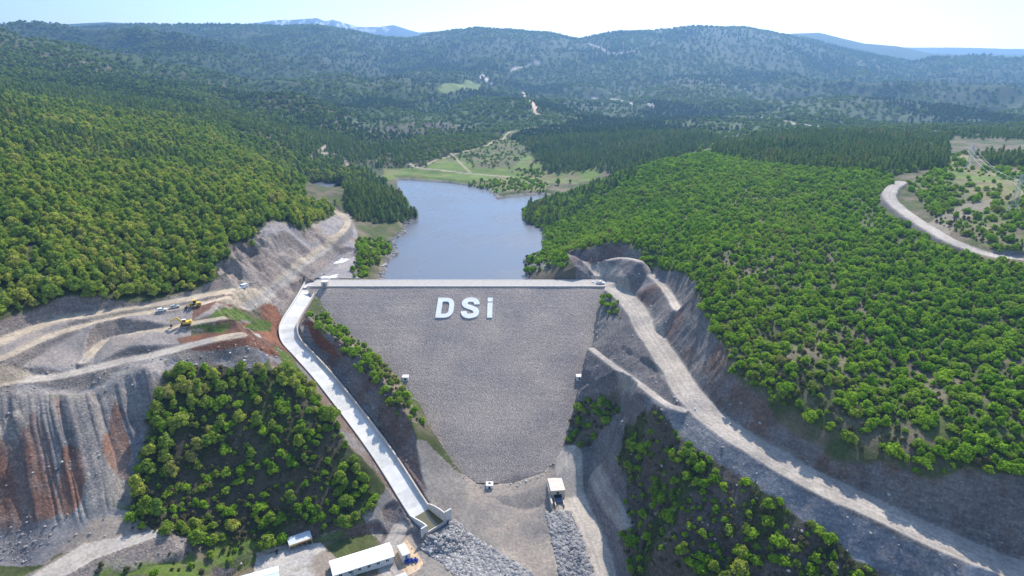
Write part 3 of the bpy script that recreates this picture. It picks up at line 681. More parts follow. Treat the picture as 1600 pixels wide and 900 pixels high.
# ------------------------------------------------------------------ materials of built things
def dam_rock(name, c0, c1, sc=1.5):
    m = mat(name, rough=.95, spec=.15); ge = N(m, 'ShaderNodeNewGeometry')
    vo = N(m, 'ShaderNodeTexVoronoi', Scale=sc); vd = N(m, 'ShaderNodeTexVoronoi', Scale=sc, feature='DISTANCE_TO_EDGE'); n = N(m, 'ShaderNodeTexNoise', Scale=.05, Detail=6.)
    mp = N(m, 'ShaderNodeMapping'); mp.inputs['Scale'].default_value = (.02, .25, .5); ns = N(m, 'ShaderNodeTexNoise', Scale=1.6, Detail=4.)
    L(m, ge.outputs['Position'], mp.inputs[0]); L(m, mp.outputs[0], ns.inputs['Vector'])
    for q in (vo, vd, n): L(m, ge.outputs['Position'], q.inputs['Vector'])
    sp = N(m, 'ShaderNodeSeparateColor'); L(m, vo.outputs['Color'], sp.inputs[0])
    c = ramp(m, sp.outputs[0], [(0, tuple(x*.7 for x in c0)), (.3, c0), (.7, c1), (.93, tuple(x*1.25 for x in c1)), (1, tuple(x*1.6 for x in c1))])
    e = ramp(m, vd.outputs['Distance'], [(0, (.5,)*3), (.12, (1,)*3)])
    c = mixc(m, 1.0, c, e, 'MULTIPLY'); c = mixc(m, 1.0, c, ramp(m, n.outputs[0], [(.32, (.84, .85, .9)), (.68, (1.16, 1.13, 1.08))]), 'MULTIPLY')
    c = mixc(m, 1.0, c, ramp(m, ns.outputs[0], [(.35, (.95,)*3), (.65, (1.05,)*3)]), 'MULTIPLY')
    L(m, c, bsdf(m).inputs['Base Color'])
    b = N(m, 'ShaderNodeBump', Strength=.6, Distance=.2); L(m, sp.outputs[1], b.inputs['Height']); L(m, b.outputs[0], bsdf(m).inputs['Normal'])
    return m
M_ROCKFILL = dam_rock('dumped rock facing', (.295, .25, .22), (.375, .322, .285), 3.6)
M_GRAVEL = noisy('crest gravel', (.36, .33, .30), .15, .5, .95, .3, 6, coord='Object')
M_CONC = noisy('pale concrete', (.58, .56, .53), .1, .35, .8, .1)
M_CONC2 = noisy('pale concrete second pour', (.50, .485, .455), .14, .5, .8, .1)
M_CONCW = noisy('concrete wall', (.52, .47, .42), .15, .6, .85, .15)
M_WHITE = noisy('white paint', (.70, .70, .69), .1, .4, .7, .05)
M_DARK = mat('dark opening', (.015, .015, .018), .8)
M_GLASS = mat('window glass', (.03, .04, .05), .08, 0, .6)
M_STEEL = noisy('galvanised steel', (.42, .44, .46), .12, 1, .5, .05, metal=.6)

# ------------------------------------------------------------------ the dam
gl = [g for g in GR[:11]]; gr = [g for g in GR[10:]][::-1]
lY = [p[1] for p in gl][::-1]; lX = [p[0] for p in gl][::-1]; rY = [p[1] for p in gr][::-1]; rX = [p[0] for p in gr][::-1]
dam = thing('embankment_dam', (-31, CREST_Y, 0), 0, 'grey rockfill embankment dam closing the valley below the lake', 'dam')
def local(o, root):
    o.parent = root; o.matrix_parent_inverse = Matrix.Translation(-Vector(root.location)) if root.rotation_euler.z == 0 else (Matrix.Translation(root.location) @ root.rotation_euler.to_matrix().to_4x4()).inverted()
    return o
rows = np.linspace(CREST_Y, min(lY) - 4, 220); nx = 260
V = []
rs = np.random.RandomState(3)
for y in rows:
    xl = np.interp(y, lY, lX) - 3.5; xr = np.interp(y, sorted(rY), [x for _, x in sorted(zip(rY, rX))]) + 3.5
    xs = np.linspace(xl, xr, nx)
    jit = (rs.rand(nx) - .5)*.13*(y < CREST_Y - .1)
    ff = (fbm(xs, np.full(nx, y), 16, 3, 51.) - .5)*.5*(y < CREST_Y - 2)
    for x, j in zip(xs, jit + ff): V.append((x, y - j*.45, damz(y) + j*.9))
me = grid_mesh('rock_face', np.array(V), 220, nx, flip=True)
me.materials.append(M_ROCKFILL); o = bpy.data.objects.new('rock_face', me); C.objects.link(o); local(o, dam)
me.polygons.foreach_set('use_smooth', np.zeros(len(me.polygons), bool))
cl, cr = GR[0][0] - 1, GR[-1][0] + 3
mb = MB(); mb.box(cl, cr, CREST_Y - .3, CREST_Y + CREST_W, -.8, .14); local(mb.build('crest_road', M_GRAVEL), dam)
mb = MB(); mb.box(cl, cr, CREST_Y - .9, CREST_Y - .3, -.9, .2); mb.box(cl, cr, CREST_Y + CREST_W, CREST_Y + CREST_W + .5, -.9, .25)
local(mb.build('crest_kerb', M_CONCW), dam)
mb = MB(); mb.add([(cl+6, CREST_Y+CREST_W+.5, .0), (cr-4, CREST_Y+CREST_W+.5, .0), (cr-10, CREST_Y+CREST_W+26, -12), (cl+20, CREST_Y+CREST_W+26, -12)], [(0,1,2,3)])
local(mb.build('upstream_face', M_ROCKFILL), dam)

# the three standing letters on the rock face
up = Vector((0, 2, 1)).normalized(); nrm = Vector((0, -1, 2)).normalized(); rt = Vector((1, 0, 0))
def strip_solid(mb, A, B, P, T, closed):
    """solid between two outlines A and B of equal length (local x,y), from height 0 to T"""
    n = len(A); vs = [P(a[0], a[1], h) for h in (-.3, T) for a in (A + B)]
    fs = []
    for i in range(n if closed else n-1):
        j = (i+1) % n
        fs += [(2*n+i, 2*n+j, 3*n+j, 3*n+i), (i, n+i, n+j, j), (i, j, 2*n+j, 2*n+i), (n+i, 3*n+i, 3*n+j, n+j)]
    if not closed: fs += [(0, 2*n, 3*n, n), (n-1, 2*n-1, 4*n-1, 3*n-1)]
    mb.add(vs, fs)
def letter(ch, x0, x1, y0, y1, label, slant=0):
    bl = Vector(atdam(x0, y1)); br = Vector(atdam(x1, y1)); tl = Vector(atdam(x0, y0))
    W = (br-bl).length; H = (Vector((0, tl.y-bl.y, tl.z-bl.z))).length
    root = thing('letter', bl, 0, label, 'letter', 'white letters on the dam face')
    P = lambda x, y, h: rt*(x*W) + up*(y*H) + nrm*(h) + rt*(slant*y*W)
    T = .5; mb = MB()
    if ch == 'D':
        def outl(ix, iy):
            pts = [(ix, iy), (ix + (.5-ix)*.5, iy), (.52, iy)]
            cx, cyb, cyt, rx, ry = .52, .34, .66, .48 - ix, .34 - iy
            pts += [(cx + rx*math.sin(a), cyb - ry*math.cos(a)) for a in np.linspace(.2, math.pi/2, 6)]
            pts += [(cx + rx*math.cos(a), cyt + ry*math.sin(a)) for a in np.linspace(0, math.pi/2 - .2, 6)]
            pts += [(.52, 1-iy), (ix + (.5-ix)*.5, 1-iy), (ix, 1-iy)]
            return pts
        strip_solid(mb, outl(0, 0), outl(.29, .19), P, T, True)
        mb.build('letter_body', M_WHITE, root)
    elif ch == 'S':
        cpts = [(.885,.665,0),(.86,.78,0),(.72,.88,0),(.5,.905,0),(.28,.875,0),(.145,.755,0),(.19,.63,0),(.36,.555,0),(.62,.49,0),(.81,.405,0),(.87,.28,0),(.80,.155,0),(.5,.095,0),(.27,.12,0),(.14,.215,0),(.115,.325,0)]
        pl_ = [np.array([p[0]*W, p[1]*H]) for p in smooth_line(cpts, 4)]; A_, B_ = [], []
        for i, p in enumerate(pl_):
            d = pl_[min(i+1, len(pl_)-1)] - pl_[max(i-1, 0)]; d = d/np.linalg.norm(d); nn = np.array([-d[1], d[0]])
            h = .105*H
            a, b = p + nn*h, p - nn*h; A_.append((a[0]/W, a[1]/H)); B_.append((b[0]/W, b[1]/H))
        strip_solid(mb, A_, B_, P, T, False); mb.build('letter_body', M_WHITE, root)
    else:
        for (a, b), nm in (((0, .75), 'stem'), ((.81, 1.0), 'dot')):
            m2 = MB(); strip_solid(m2, [(0, a), (0, b)], [(1, a), (1, b)], P, T, False); m2.build(nm, M_WHITE, root)
letter('D', 680, 707, 466, 497, 'white letter D, the leftmost letter standing on the dam face', .06)
letter('S', 721, 747, 466, 497.5, 'white curved letter S between the D and the dotted i on the dam face')
letter('i', 761, 769, 466, 497, 'white dotted letter i, the rightmost letter on the dam face')

# measuring huts on the face
def hut(px, py, label, flat=False):
    p = Vector(atdam(px, py)) if not flat else Vector(hit(px, py))
    root = thing('instrument_hut', p, 0, label, 'concrete hut', 'white concrete huts on the dam face')
    mb = MB(); mb.box(-1.5, 1.5, -1.6, 1.2, -1.5, 1.15); mb.build('hut_body', M_WHITE, root)
    mb = MB(); mb.box(-1.65, 1.65, -1.75, 1.35, 1.152, 1.38); mb.build('hut_roof', M_CONC, root)
    mb = MB(); mb.box(-.45, .45, -1.66, -1.603, -.4, .75); mb.build('door', M_DARK, root)
    if flat:
        mb = MB(); mb.box(-.5, .5, -.6, .5, 1.383, 1.47); mb.build('hatch', M_DARK, root)
hut(634, 591, 'small white concrete hut on the left edge of the dam face')
hut(905, 590, 'small white concrete hut on the right edge of the dam face')
hut(765, 759, 'low white concrete box at the foot of the dam face', True)

# gate house on the crest
g = Vector(atz(507, 448.5, 0))
gh = thing('gate_house', g, 0, 'small pale concrete gate house at the left end of the dam crest', 'gate house')
mb = MB(); mb.box(-1.7, 1.7, 0, 3.2, -.2, 3.0); mb.build('wall', M_CONCW, gh)
mb = MB(); mb.box(-1.9, 1.9, -.2, 3.4, 3.003, 3.2); mb.build('roof', M_CONC, gh)
mb = MB(); mb.box(-.5, .5, -.05, -.003, 0, 2.1); mb.build('door', mat('blue grey door', (.12, .15, .2), .5), gh)

# ------------------------------------------------------------------ spillway
line = [np.array(p) for p in smooth_line([atz(*p) for p in CH], 7)]
def sweep(prof_fn, a=0, b=None, mats=None, name='floor', root=None, m=None):
    """prof_fn(i, t) -> list of (side, up) ; solid swept along the channel"""
    b = len(line) if b is None else b
    mb = MB(); prev = None
    for i in range(a, b):
        p = line[i]; d = line[min(i+1, len(line)-1)] - line[max(i-1, 0)]; d[2] = 0; d /= np.linalg.norm(d)
        r = np.array([-d[1], d[0], 0])                     # image right is +
        prof = prof_fn(i, i/(len(line)-1))
        o = len(mb.v); n = len(prof)
        mb.v += [tuple(p + r*s + np.array([0, 0, h])) for s, h in prof]
        if prev is not None:
            mb.cur = (i//3) % 2 if mats else 0
            for k in range(n): mb.f.append((prev+k, prev+(k+1) % n, o+(k+1) % n, o+k)); mb.mi.append(mb.cur)
        else: mb.f.append(tuple(range(o, o+n))); mb.mi.append(0)
        prev = o
    mb.f.append(tuple(range(prev, prev+n))[::-1]); mb.mi.append(0)
    ob = mb.build(name, m)
    if root: local(ob, root)
    return ob
sp0 = Vector(line[0])
sw = thing('spillway_chute', sp0, 0, 'long white concrete spillway chute curving down the left side of the dam', 'spillway')
hw = 4.2; NL = len(line); KB = NL - 8
sweep(lambda i, t: [(-hw, 0), (hw, 0), (hw, -.8), (-hw, -.8)], 0, NL, True, 'floor', sw, [M_CONC, M_CONC2])
lw = lambda i, t: 1.15 + 1.3*(1-min(t/.3, 1)) + 2.5*sstep(.88, .98, t)
rw = lambda i, t: 1.3 + .4*min(t/.4, 1) + 3.3*sstep(.86, .97, t)
sweep(lambda i, t: [(-hw-.55, -1), (-hw-.5, float(lw(i, t))), (-hw-.003, float(lw(i, t))), (-hw-.003, -1)], 0, NL, False, 'left_wall', sw, M_CONC)
sweep(lambda i, t: [(hw+.003, -1), (hw+.003, float(rw(i, t))), (hw+.55, float(rw(i, t))), (hw+.6, -1)], 14, NL, False, 'right_wall', sw, M_CONCW)
# weir step at the head and wing walls at the end
def frame_at(i):
    p = line[i]; d = line[min(i+1, NL-1)] - line[max(i-1, 0)]; d = d.copy(); d[2] = 0; d /= np.linalg.norm(d)
    return Matrix(((-d[1], -d[0], 0, p[0]), (d[0], -d[1], 0, p[1]), (0, 0, 1, p[2]), (0, 0, 0, 1)))     # local x = right, local -y = downstream
F = frame_at(15); mb = MB(); mb.box(-hw, hw, -.5, .4, .01, .9, F); local(mb.build('weir', M_CONCW), sw)
F = frame_at(NL-1)
mb = MB(); mb.box(hw+.6, hw+3.6, -.2, .35, -1.5, 5.3, F); local(mb.build('wing_wall', M_CONC), sw)
mb = MB(); mb.box(-hw-3.2, -hw-.56, -.2, .35, -1.5, 4.0, F); local(mb.build('wing_wall', M_CONC), sw)
mb = MB(); mb.box(-hw, hw, 0, .4, .01, .55, F); local(mb.build('end_sill', M_CONCW), sw)
bw = mat('standing brown water', (.10, .085, .03), .08, 0, .5)
mb = MB(); pz = line[-1][2] + .45
for i in range(NL-13, NL-1):
    Fa, Fb = frame_at(i), frame_at(i+1); vs = []
    for Fx, s in ((Fa, -1), (Fa, 1), (Fb, 1), (Fb, -1)): q = Fx @ Vector((s*(hw-.01), 0, 0)); vs.append((q.x, q.y, pz))
    mb.add(vs, [(0,1,2,3)])
tag(mb.build('basin_water', bw), kind='structure')

# ------------------------------------------------------------------ outlet house
op = Vector((17.0, 229, -57.2)); zz = float(hz(17, 226)[0])
op.z = zz - .1
oh = thing('outlet_house', op, math.radians(6.3), 'tan concrete outlet house with wing walls at the foot of the dam', 'outlet house')
M_TANC = noisy('tan concrete', (.47, .41, .345), .12, .5, .85, .12)
mb = MB(); mb.box(0, 6.2, 0, 8.6, -.5, 5.2); mb.build('house_wall', M_TANC, oh)
mb = MB(); mb.box(-.15, 6.35, -.15, 8.75, 5.203, 5.5); mb.build('roof', noisy('tan roof slab', (.56, .50, .43), .08, .5, .85, .05), oh)
mb = MB(); mb.box(-.7, -.003, -5.5, 22, -1, 3.2); mb.box(-.7, -.003, .3, 22, 3.2, 4.6); mb.build('long_wall', M_TANC, oh)
mb = MB(); mb.box(1.1, 1.5, -5.4, -.003, -1, 2.0); mb.box(4.8, 5.2, -5.4, -.003, -1, 2.0); mb.build('wing_wall', M_TANC, oh)
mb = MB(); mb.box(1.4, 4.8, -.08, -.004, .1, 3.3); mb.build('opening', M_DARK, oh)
mb = MB(); mb.box(1.503, 4.797, -3.0, -.09, 1.2, 1.7); mb.build('gate_deck', mat('blue grey steel', (.16, .19, .26), .5, .3), oh)
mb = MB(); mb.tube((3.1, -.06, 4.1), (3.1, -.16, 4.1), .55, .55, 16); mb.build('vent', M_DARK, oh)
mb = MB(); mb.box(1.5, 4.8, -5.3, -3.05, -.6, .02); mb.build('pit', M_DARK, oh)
mb = MB(); mb.box(0, 6.4, 8.8, 20, -.6, 1.4); mb.box(0, 6.4, 20, 20.6, -.6, 3.2); mb.build('apron', noisy('grey green concrete', (.42, .44, .41), .12, .5), oh)

# ------------------------------------------------------------------ vehicles
def wheelset(root, xs, ys, r, w, tyre, rimm):
    for x in xs:
        for y in ys:
            sg = 1 if x > 0 else -1
            t = MB(); t.tube((x - sg*w/2, y, r), (x + sg*w/2, y, r), r, r, 16); wt = t.build('wheel', tyre, root)
            t = MB(); t.tube((x + sg*w/2 + sg*.004, y, r), (x + sg*w/2 + sg*.03, y, r), r*.6, r*.5, 10); t.build('rim', rimm, wt)
M_TYRE = mat('tyre rubber', (.02, .02, .02), .9); M_RIM = mat('wheel rim', (.45, .46, .48), .35, .8)
M_RED = mat('tail lamp red', (.4, .02, .02), .3); M_LAMP = mat('headlamp glass', (.8, .8, .78), .15)
def car(loc, rz, kind, paint, label, group=None):
    root = thing('parked_' + kind, loc, rz, label, {'car': 'car', 'van': 'van', 'pickup': 'pickup'}[kind], group)
    Lh, Wd = {'car': (2.15, .87), 'van': (2.5, .95), 'pickup': (2.6, .92)}[kind]
    P = {'car': [(-2.15,.35),(-2.15,.95),(-2.0,1.02),(-1.75,1.5),(-1.2,1.55),(.2,1.52),(.95,1.02),(1.85,.9),(2.1,.75),(2.15,.35)],
         'van': [(-2.5,.35),(-2.5,1.9),(-2.35,2.05),(1.0,2.05),(1.7,1.3),(2.35,1.1),(2.5,.9),(2.5,.35)],
         'pickup': [(-2.6,.45),(-2.6,1.0),(-.75,1.0),(-.6,1.72),(.55,1.74),(1.15,1.12),(2.4,1.0),(2.6,.85),(2.6,.45)]}[kind]
    mb = MB(); vs = []
    for s in (-1, 1):
        for y, z in P: vs.append((s*(Wd - max(0, z-1.0)*.16), y, z))
    n = len(P); mb.add(vs, [tuple(range(n)), tuple(range(n, 2*n))[::-1]] + [(i, (i+1) % n, n+(i+1) % n, n+i) for i in range(n)])
    mb.build('body', paint, root, bevel=.04)
    q = {'car': (1.04,1.46,-1.6,.55,.2,.93), 'van': (1.3,1.9,.1,1.25,1.02,1.68), 'pickup': (1.1,1.64,-.6,.85,.56,1.12)}[kind]
    z0, z1, ya, yb, yc, yd = q
    for s in (-1, 1):
        w = MB(); xx = lambda z: s*(Wd - max(0, z-1.0)*.16 + .012)
        w.add([(xx(z0), ya, z0), (xx(z0), yb, z0), (xx(z1), min(yb, yc)-.05, z1), (xx(z1), ya+.12, z1)], [(0,1,2,3)]); w.build('side_window', M_GLASS, root)
    w = MB(); a = Wd-.14
    w.add([(-a, yd-.01, z0+.03), (a, yd-.01, z0+.03), (a*.92, yc+.06, z1+.02), (-a*.92, yc+.06, z1+.02)], [(0,1,2,3)])
    for v in range(4): x, y, z = w.v[v]; w.v[v] = (x, y+.03, z+.02)
    w.build('windscreen', M_GLASS, root)
    b = -{'car': 1.9, 'van': 2.5, 'pickup': .69}[kind]
    w = MB(); w.add([(-a, b-.03, z0+.05), (a, b-.03, z0+.05), (a*.9, b+(.16 if kind == 'car' else .0)-.02, z1-.05), (-a*.9, b+(.16 if kind == 'car' else .0)-.02, z1-.05)], [(0,1,2,3)]); w.build('rear_window', M_GLASS, root)
    wheelset(root, (-Wd+.08, Wd-.08), (-Lh*.62, Lh*.64), .36, .24, M_TYRE, M_RIM)
    for s in (-1, 1):
        t = MB(); t.box(s*.62-.15, s*.62+.15, Lh-.05, Lh+.02, .68, .84); t.build('headlight', M_LAMP, root)
        t = MB(); t.box(s*.7-.12, s*.7+.12, -Lh-.02, -Lh+.03, .72, .95); t.build('tail_light', M_RED, root)
    if kind == 'pickup':
        t = MB(); t.box(-.72, .72, -2.5, -.82, 1.003, 1.03); t.build('load_bed', M_DARK, root)
    return root
M_CARW = mat('white car paint', (.78, .79, .8), .25, 0, .6); M_CARS = mat('silver car paint', (.55, .58, .63), .25, .5, .6)
def place(px, py): return Vector(hit(px, py))
def heading(a, b):
    A_, B_ = hit(*a), hit(*b); return math.atan2(B_[1]-A_[1], B_[0]-A_[0]) - math.pi/2
h1 = heading((167,500), (317,474))
car(place(253, 486), h1, 'car', M_CARW, 'white estate car parked on the dirt road, further from the yellow loader', 'white cars on the left road')
car(place(273, 481), h1, 'car', M_CARS, 'silver white car parked on the dirt road, nearest the yellow loader', 'white cars on the left road')
car(place(380, 450), heading((333,459), (400,448)) + math.pi, 'van', M_CARW, 'white van parked where the two dirt lanes meet below the forest')
car(Vector(atz(938, 443.5, .14)), math.radians(-95), 'pickup', M_CARW, 'white pickup parked at the right end of the dam crest')

M_YEL = noisy('yellow machine paint', (.62, .40, .05), .15, 2, .5, .05); M_TRK = mat('steel tracks', (.05, .045, .04), .8)
def excavator(loc, rz, label):
    r = thing('excavator', loc, rz, label, 'excavator')
    for s in (-1, 1):
        t = MB(); t.prism([(-2.1,.45),(-1.8,.05),(1.8,.05),(2.1,.45),(1.8,.85),(-1.8,.85)], s*1.25-.3, s*1.25+.3, 'x'); t.build('track', M_TRK, r)
    t = MB(); t.box(-.9, .9, -1, 1, .4, 1.0); t.build('undercarriage', M_TRK, r)
    t = MB(); t.box(-1.35, 1.35, -2.6, .9, 1.0, 1.9, taper=.06); t.box(-1.3, 1.3, -2.9, -1.9, 1.1, 2.3, taper=.1); t.build('body', M_YEL, r)
    t = MB(); t.box(-1.3, -.35, -.6, 1.0, 1.9, 3.1, taper=.06); t.build('cab', M_YEL, r)
    t = MB(); t.box(-1.2, -.45, 1.0, 1.03, 2.0, 2.95); t.box(-1.33, -1.29, -.4, .85, 2.2, 2.95); t.build('cab_window', M_GLASS, r)
    t = MB(); t.box(-1.35, -.3, -.65, 1.05, 3.1, 3.2); t.build('cab_roof', M_WHITE, r)
    t = MB(); P = [(.9,1.4),(1.2,1.9),(2.8,4.1),(3.2,4.2),(5.6,3.1),(5.5,2.75),(3.3,3.65),(1.5,1.3)]
    t.prism(P, .0, .45, 'x'); t.build('boom', M_YEL, r)
    t = MB(); t.prism([(5.3,3.4),(5.75,3.3),(6.0,.9),(5.75,.8)], .05, .4, 'x'); t.build('stick', M_YEL, r)
    t = MB(); t.prism([(5.5,1.0),(6.2,1.0),(6.5,.3),(6.1,-.1),(5.3,.1)], -.35, .8, 'x'); t.build('bucket', M_TRK, r)
    t = MB(); t.tube((.22, 1.6, 1.9), (.22, 3.0, 3.5), .08); t.build('ram', M_STEEL, r)
excavator(place(290, 508), heading((290,508), (268,512)), 'yellow tracked excavator with lowered bucket on the lower bench')
def loader(loc, rz, label):
    r = thing('wheel_loader', loc, rz, label, 'loader')
    t = MB(); t.box(-1.1, 1.1, -3.0, -.3, .8, 1.9, taper=.08); t.build('engine_hood', M_YEL, r)
    t = MB(); t.box(-.8, .8, -.3, 1.6, .8, 1.4, taper=.05); t.build('front_frame', M_TRK, r)
    t = MB(); t.box(-.75, .75, -.9, .5, 1.9, 3.2, taper=.08); t.build('cab', M_GLASS, r)
    t = MB(); t.box(-.85, .85, -1.0, .6, 3.2, 3.35); t.build('cab_roof', M_YEL, r)
    for s in (-.75, .55):
        t = MB(); t.prism([(1.0,1.6),(1.3,1.8),(3.2,.7),(3.0,.45)], s, s+.2, 'x'); t.build('lift_arm', M_YEL, r)
    t = MB(); t.prism([(3.0,.2),(3.2,1.2),(3.5,1.25),(3.35,.4),(4.1,.15),(4.1,.08),(3.1,.05)], -1.35, 1.35, 'x'); t.build('bucket', M_TRK, r)
    for x in (-1.1, 1.1):
        for y in (-1.9, 1.2):
            t = MB(); t.tube((x-.25, y, .75), (x+.25, y, .75), .75, .75, 16); w = t.build('wheel', M_TYRE, r)
            t = MB(); q = .26 if x > 0 else -.26; t.tube((x+q, y, .75), (x+q*1.2, y, .75), .38, .3, 10); t.build('rim', M_YEL, w)
loader(place(304, 479), h1 + math.pi, 'yellow wheel loader with dark bucket on the lower dirt lane beside the parked cars')

# a worker by the van
def person(loc, rz, label, shirt, trousers):
    root = thing('person', loc, rz, label, 'person')
    J = {'pel': (0,0,.95), 'waist': (0,0,1.12), 'chest': (0,.02,1.35), 'neck': (0,.02,1.5), 'head0': (0,.04,1.6), 'head1': (0,.05,1.72),
         'hl': (-.1,0,.92), 'kl': (-.12,.05,.5), 'al': (-.13,0,.09), 'fl': (-.13,.16,.04), 'hr': (.1,0,.92), 'kr': (.12,.02,.5), 'ar': (.14,-.05,.09), 'fr': (.15,.1,.04),
         'sl': (-.19,.02,1.43), 'el': (-.27,.0,1.15), 'wl': (-.28,.1,.9), 'gl': (-.28,.13,.81), 'sr': (.19,.02,1.43), 'er': (.28,0,1.16), 'wr': (.27,.12,.92), 'gr': (.27,.15,.83)}
    R = {'pel': .15, 'waist': .14, 'chest': .16, 'neck': .06, 'head0': .085, 'head1': .1, 'hl': .1, 'kl': .065, 'al': .045, 'fl': .04, 'hr': .1, 'kr': .065, 'ar': .045, 'fr': .04,
         'sl': .075, 'el': .045, 'wl': .033, 'gl': .035, 'sr': .075, 'er': .045, 'wr': .033, 'gr': .035}
    E = [('pel','waist'),('waist','chest'),('chest','neck'),('neck','head0'),('head0','head1'),('pel','hl'),('hl','kl'),('kl','al'),('al','fl'),('pel','hr'),('hr','kr'),('kr','ar'),('ar','fr'),
         ('chest','sl'),('sl','el'),('el','wl'),('wl','gl'),('chest','sr'),('sr','er'),('er','wr'),('wr','gr')]
    ks = list(J); me = bpy.data.meshes.new('body'); me.from_pydata([J[k] for k in ks], [(ks.index(a), ks.index(b)) for a, b in E], []); me.update()
    o = bpy.data.objects.new('body', me); C.objects.link(o); o.parent = root
    md = o.modifiers.new('skin', 'SKIN')
    for i, k_ in enumerate(ks): me.skin_vertices[0].data[i].radius = (R[k_], R[k_]*.85); me.skin_vertices[0].data[i].use_root = (k_ == 'pel')
    o.modifiers.new('sub', 'SUBSURF').render_levels = 1
    mm = mat('worker clothes', shirt, .85); ge = N(mm, 'ShaderNodeTexCoord'); sx = N(mm, 'ShaderNodeSeparateXYZ'); L(mm, ge.outputs['Object'], sx.inputs[0])
    dv = N(mm, 'ShaderNodeMath', operation='DIVIDE'); L(mm, sx.outputs[2], dv.inputs[0]); dv.inputs[1].default_value = 2.0
    c = ramp(mm, dv.outputs[0], [(0, (.03,.025,.02)), (.06, trousers), (.49, shirt), (.755, (.35,.2,.13))]); 
    for nd in mm.node_tree.nodes:
        if nd.type == 'VALTORGB': nd.color_ramp.interpolation = 'CONSTANT'
    L(mm, c, bsdf(mm).inputs['Base Color']); me.materials.append(mm)
    t = MB(); t.tube((0, .04, 1.74), (0, .04, 1.85), .11, .06, 10); t.build('hair', mat('dark hair', (.02,.015,.01), .8), root)
person(place(391.5, 446), 2.6, 'person in dark clothes standing on the dirt road behind the white van', (.05,.05,.07), (.03,.03,.04))

# ------------------------------------------------------------------ site camp
M_ROOFW = noisy('white roof sheet', (.80, .81, .82), .05, .6, .5, .05); M_WALLW = noisy('cream wall panel', (.62, .60, .56), .08, .6, .8, .05)
M_ROOFB = noisy('pale blue grey roof sheet', (.55, .62, .70), .08, .5, .5, .05)
def gable(A, B, Dp, zg, H, rise, name, label, cat, roofm, wallm, wins=0, doors=0, group=None):
    """A, B ends of the long edge facing the camera (ground x,y), Dp depth away from the camera"""
    A, B = Vector(A), Vector(B); d = (B-A); Ln = d.length; ang = math.atan2(d.y, d.x)
    r = thing(name, (A.x, A.y, zg), ang, label, cat, group)
    t = MB(); t.prism([(0,-1.2),(0,H),(Dp/2,H+rise-.02),(Dp,H),(Dp,-1.2)], 0, Ln, 'x'); t.build('wall', wallm, r)
    for nm, (y0, z0, y1, z1) in (('roof_near', (-.35, H-rise*.7/Dp+.03, Dp/2, H+rise+.03)), ('roof_far', (Dp/2, H+rise+.03, Dp+.35, H-rise*.7/Dp+.03))):
        t = MB(); t.add([(-.35,y0,z0),(Ln+.35,y0,z0),(Ln+.35,y1,z1),(-.35,y1,z1),(-.35,y0,z0+.1),(Ln+.35,y0,z0+.1),(Ln+.35,y1,z1+.1),(-.35,y1,z1+.1)], [(0,3,2,1),(4,5,6,7),(0,1,5,4),(1,2,6,5),(2,3,7,6),(3,0,4,7)])
        t.build('roof', roofm, r)
    t = MB(); t.box(-.35, Ln+.35, Dp/2-.15, Dp/2+.15, H+rise+.1, H+rise+.17); t.build('ridge_cap', roofm, r)
    for k_ in range(wins):
        x = Ln*(k_+.7)/(wins+.4)
        t = MB(); t.box(x-.62, x+.62, -.06, -.004, 1.1, 2.2); w = t.build('window', M_WHITE, r)
        t = MB(); t.box(x-.54, x-.04, -.09, -.063, 1.18, 2.12); t.box(x+.04, x+.54, -.09, -.063, 1.18, 2.12); t.build('pane', M_GLASS, w)
    for k_ in range(doors):
        t = MB(); x = Ln*(.3+.4*k_); t.box(x-.45, x+.45, -.07, -.005, 0, 2.05); t.build('door', mat('grey door', (.3,.3,.32), .5), r)
    return r
zc = -56.0
def g2(px, py, z): p = atz(px, py, z); return (p[0], p[1])
A1, B1_ = g2(521, 899, zc+2.7), g2(615, 869, zc+2.7)
gable(A1, B1_, 7.4, zc, 2.8, 1.1, 'site_office', 'long white prefabricated building with gable roof beside the light container hut', 'building', M_ROOFW, M_WALLW, 6, 1)
z2 = -53.6
A2, B2 = g2(352, 934, z2+2.7), g2(436, 910, z2+2.7)
gable(A2, B2, 8, z2, 2.8, 1.0, 'storage_building', 'building with pale blue grey sheet roof at the bottom edge of the photo', 'building', M_ROOFB, M_WALLW, 3, 0)
A3, B3 = g2(617, 909, zc+2), g2(636, 901, zc+2)
gable(A3, B3, 2.6, zc-.5, 2.0, .4, 'small_shed', 'small shed with pale blue roof below the blue barrels', 'shed', M_ROOFB, M_WALLW, 0, 1)
# container hut
def oriented(A, B): d = Vector(B) - Vector(A); return d.length, math.atan2(d.y, d.x)
Ac, Bc = g2(629, 869, zc+2.5), g2(642, 864, zc+2.5); lc, ac = oriented(Ac, Bc)
ct = thing('container_hut', (Ac[0], Ac[1], zc), ac, 'light grey container hut between the long white building and the dirt track', 'container')
t = MB(); t.box(0, 3.1, 0, 6.2, -.8, 2.5); t.build('wall', M_WALLW, ct)
t = MB(); t.box(-.1, 3.2, -.1, 6.3, 2.503, 2.65); t.build('roof', noisy('dusty roof', (.52,.5,.47), .1, 1), ct)
t = MB(); t.box(1.0, 1.9, -.06, -.004, 0, 2.0); t.build('door', mat('blue door', (.08,.14,.35), .5), ct)
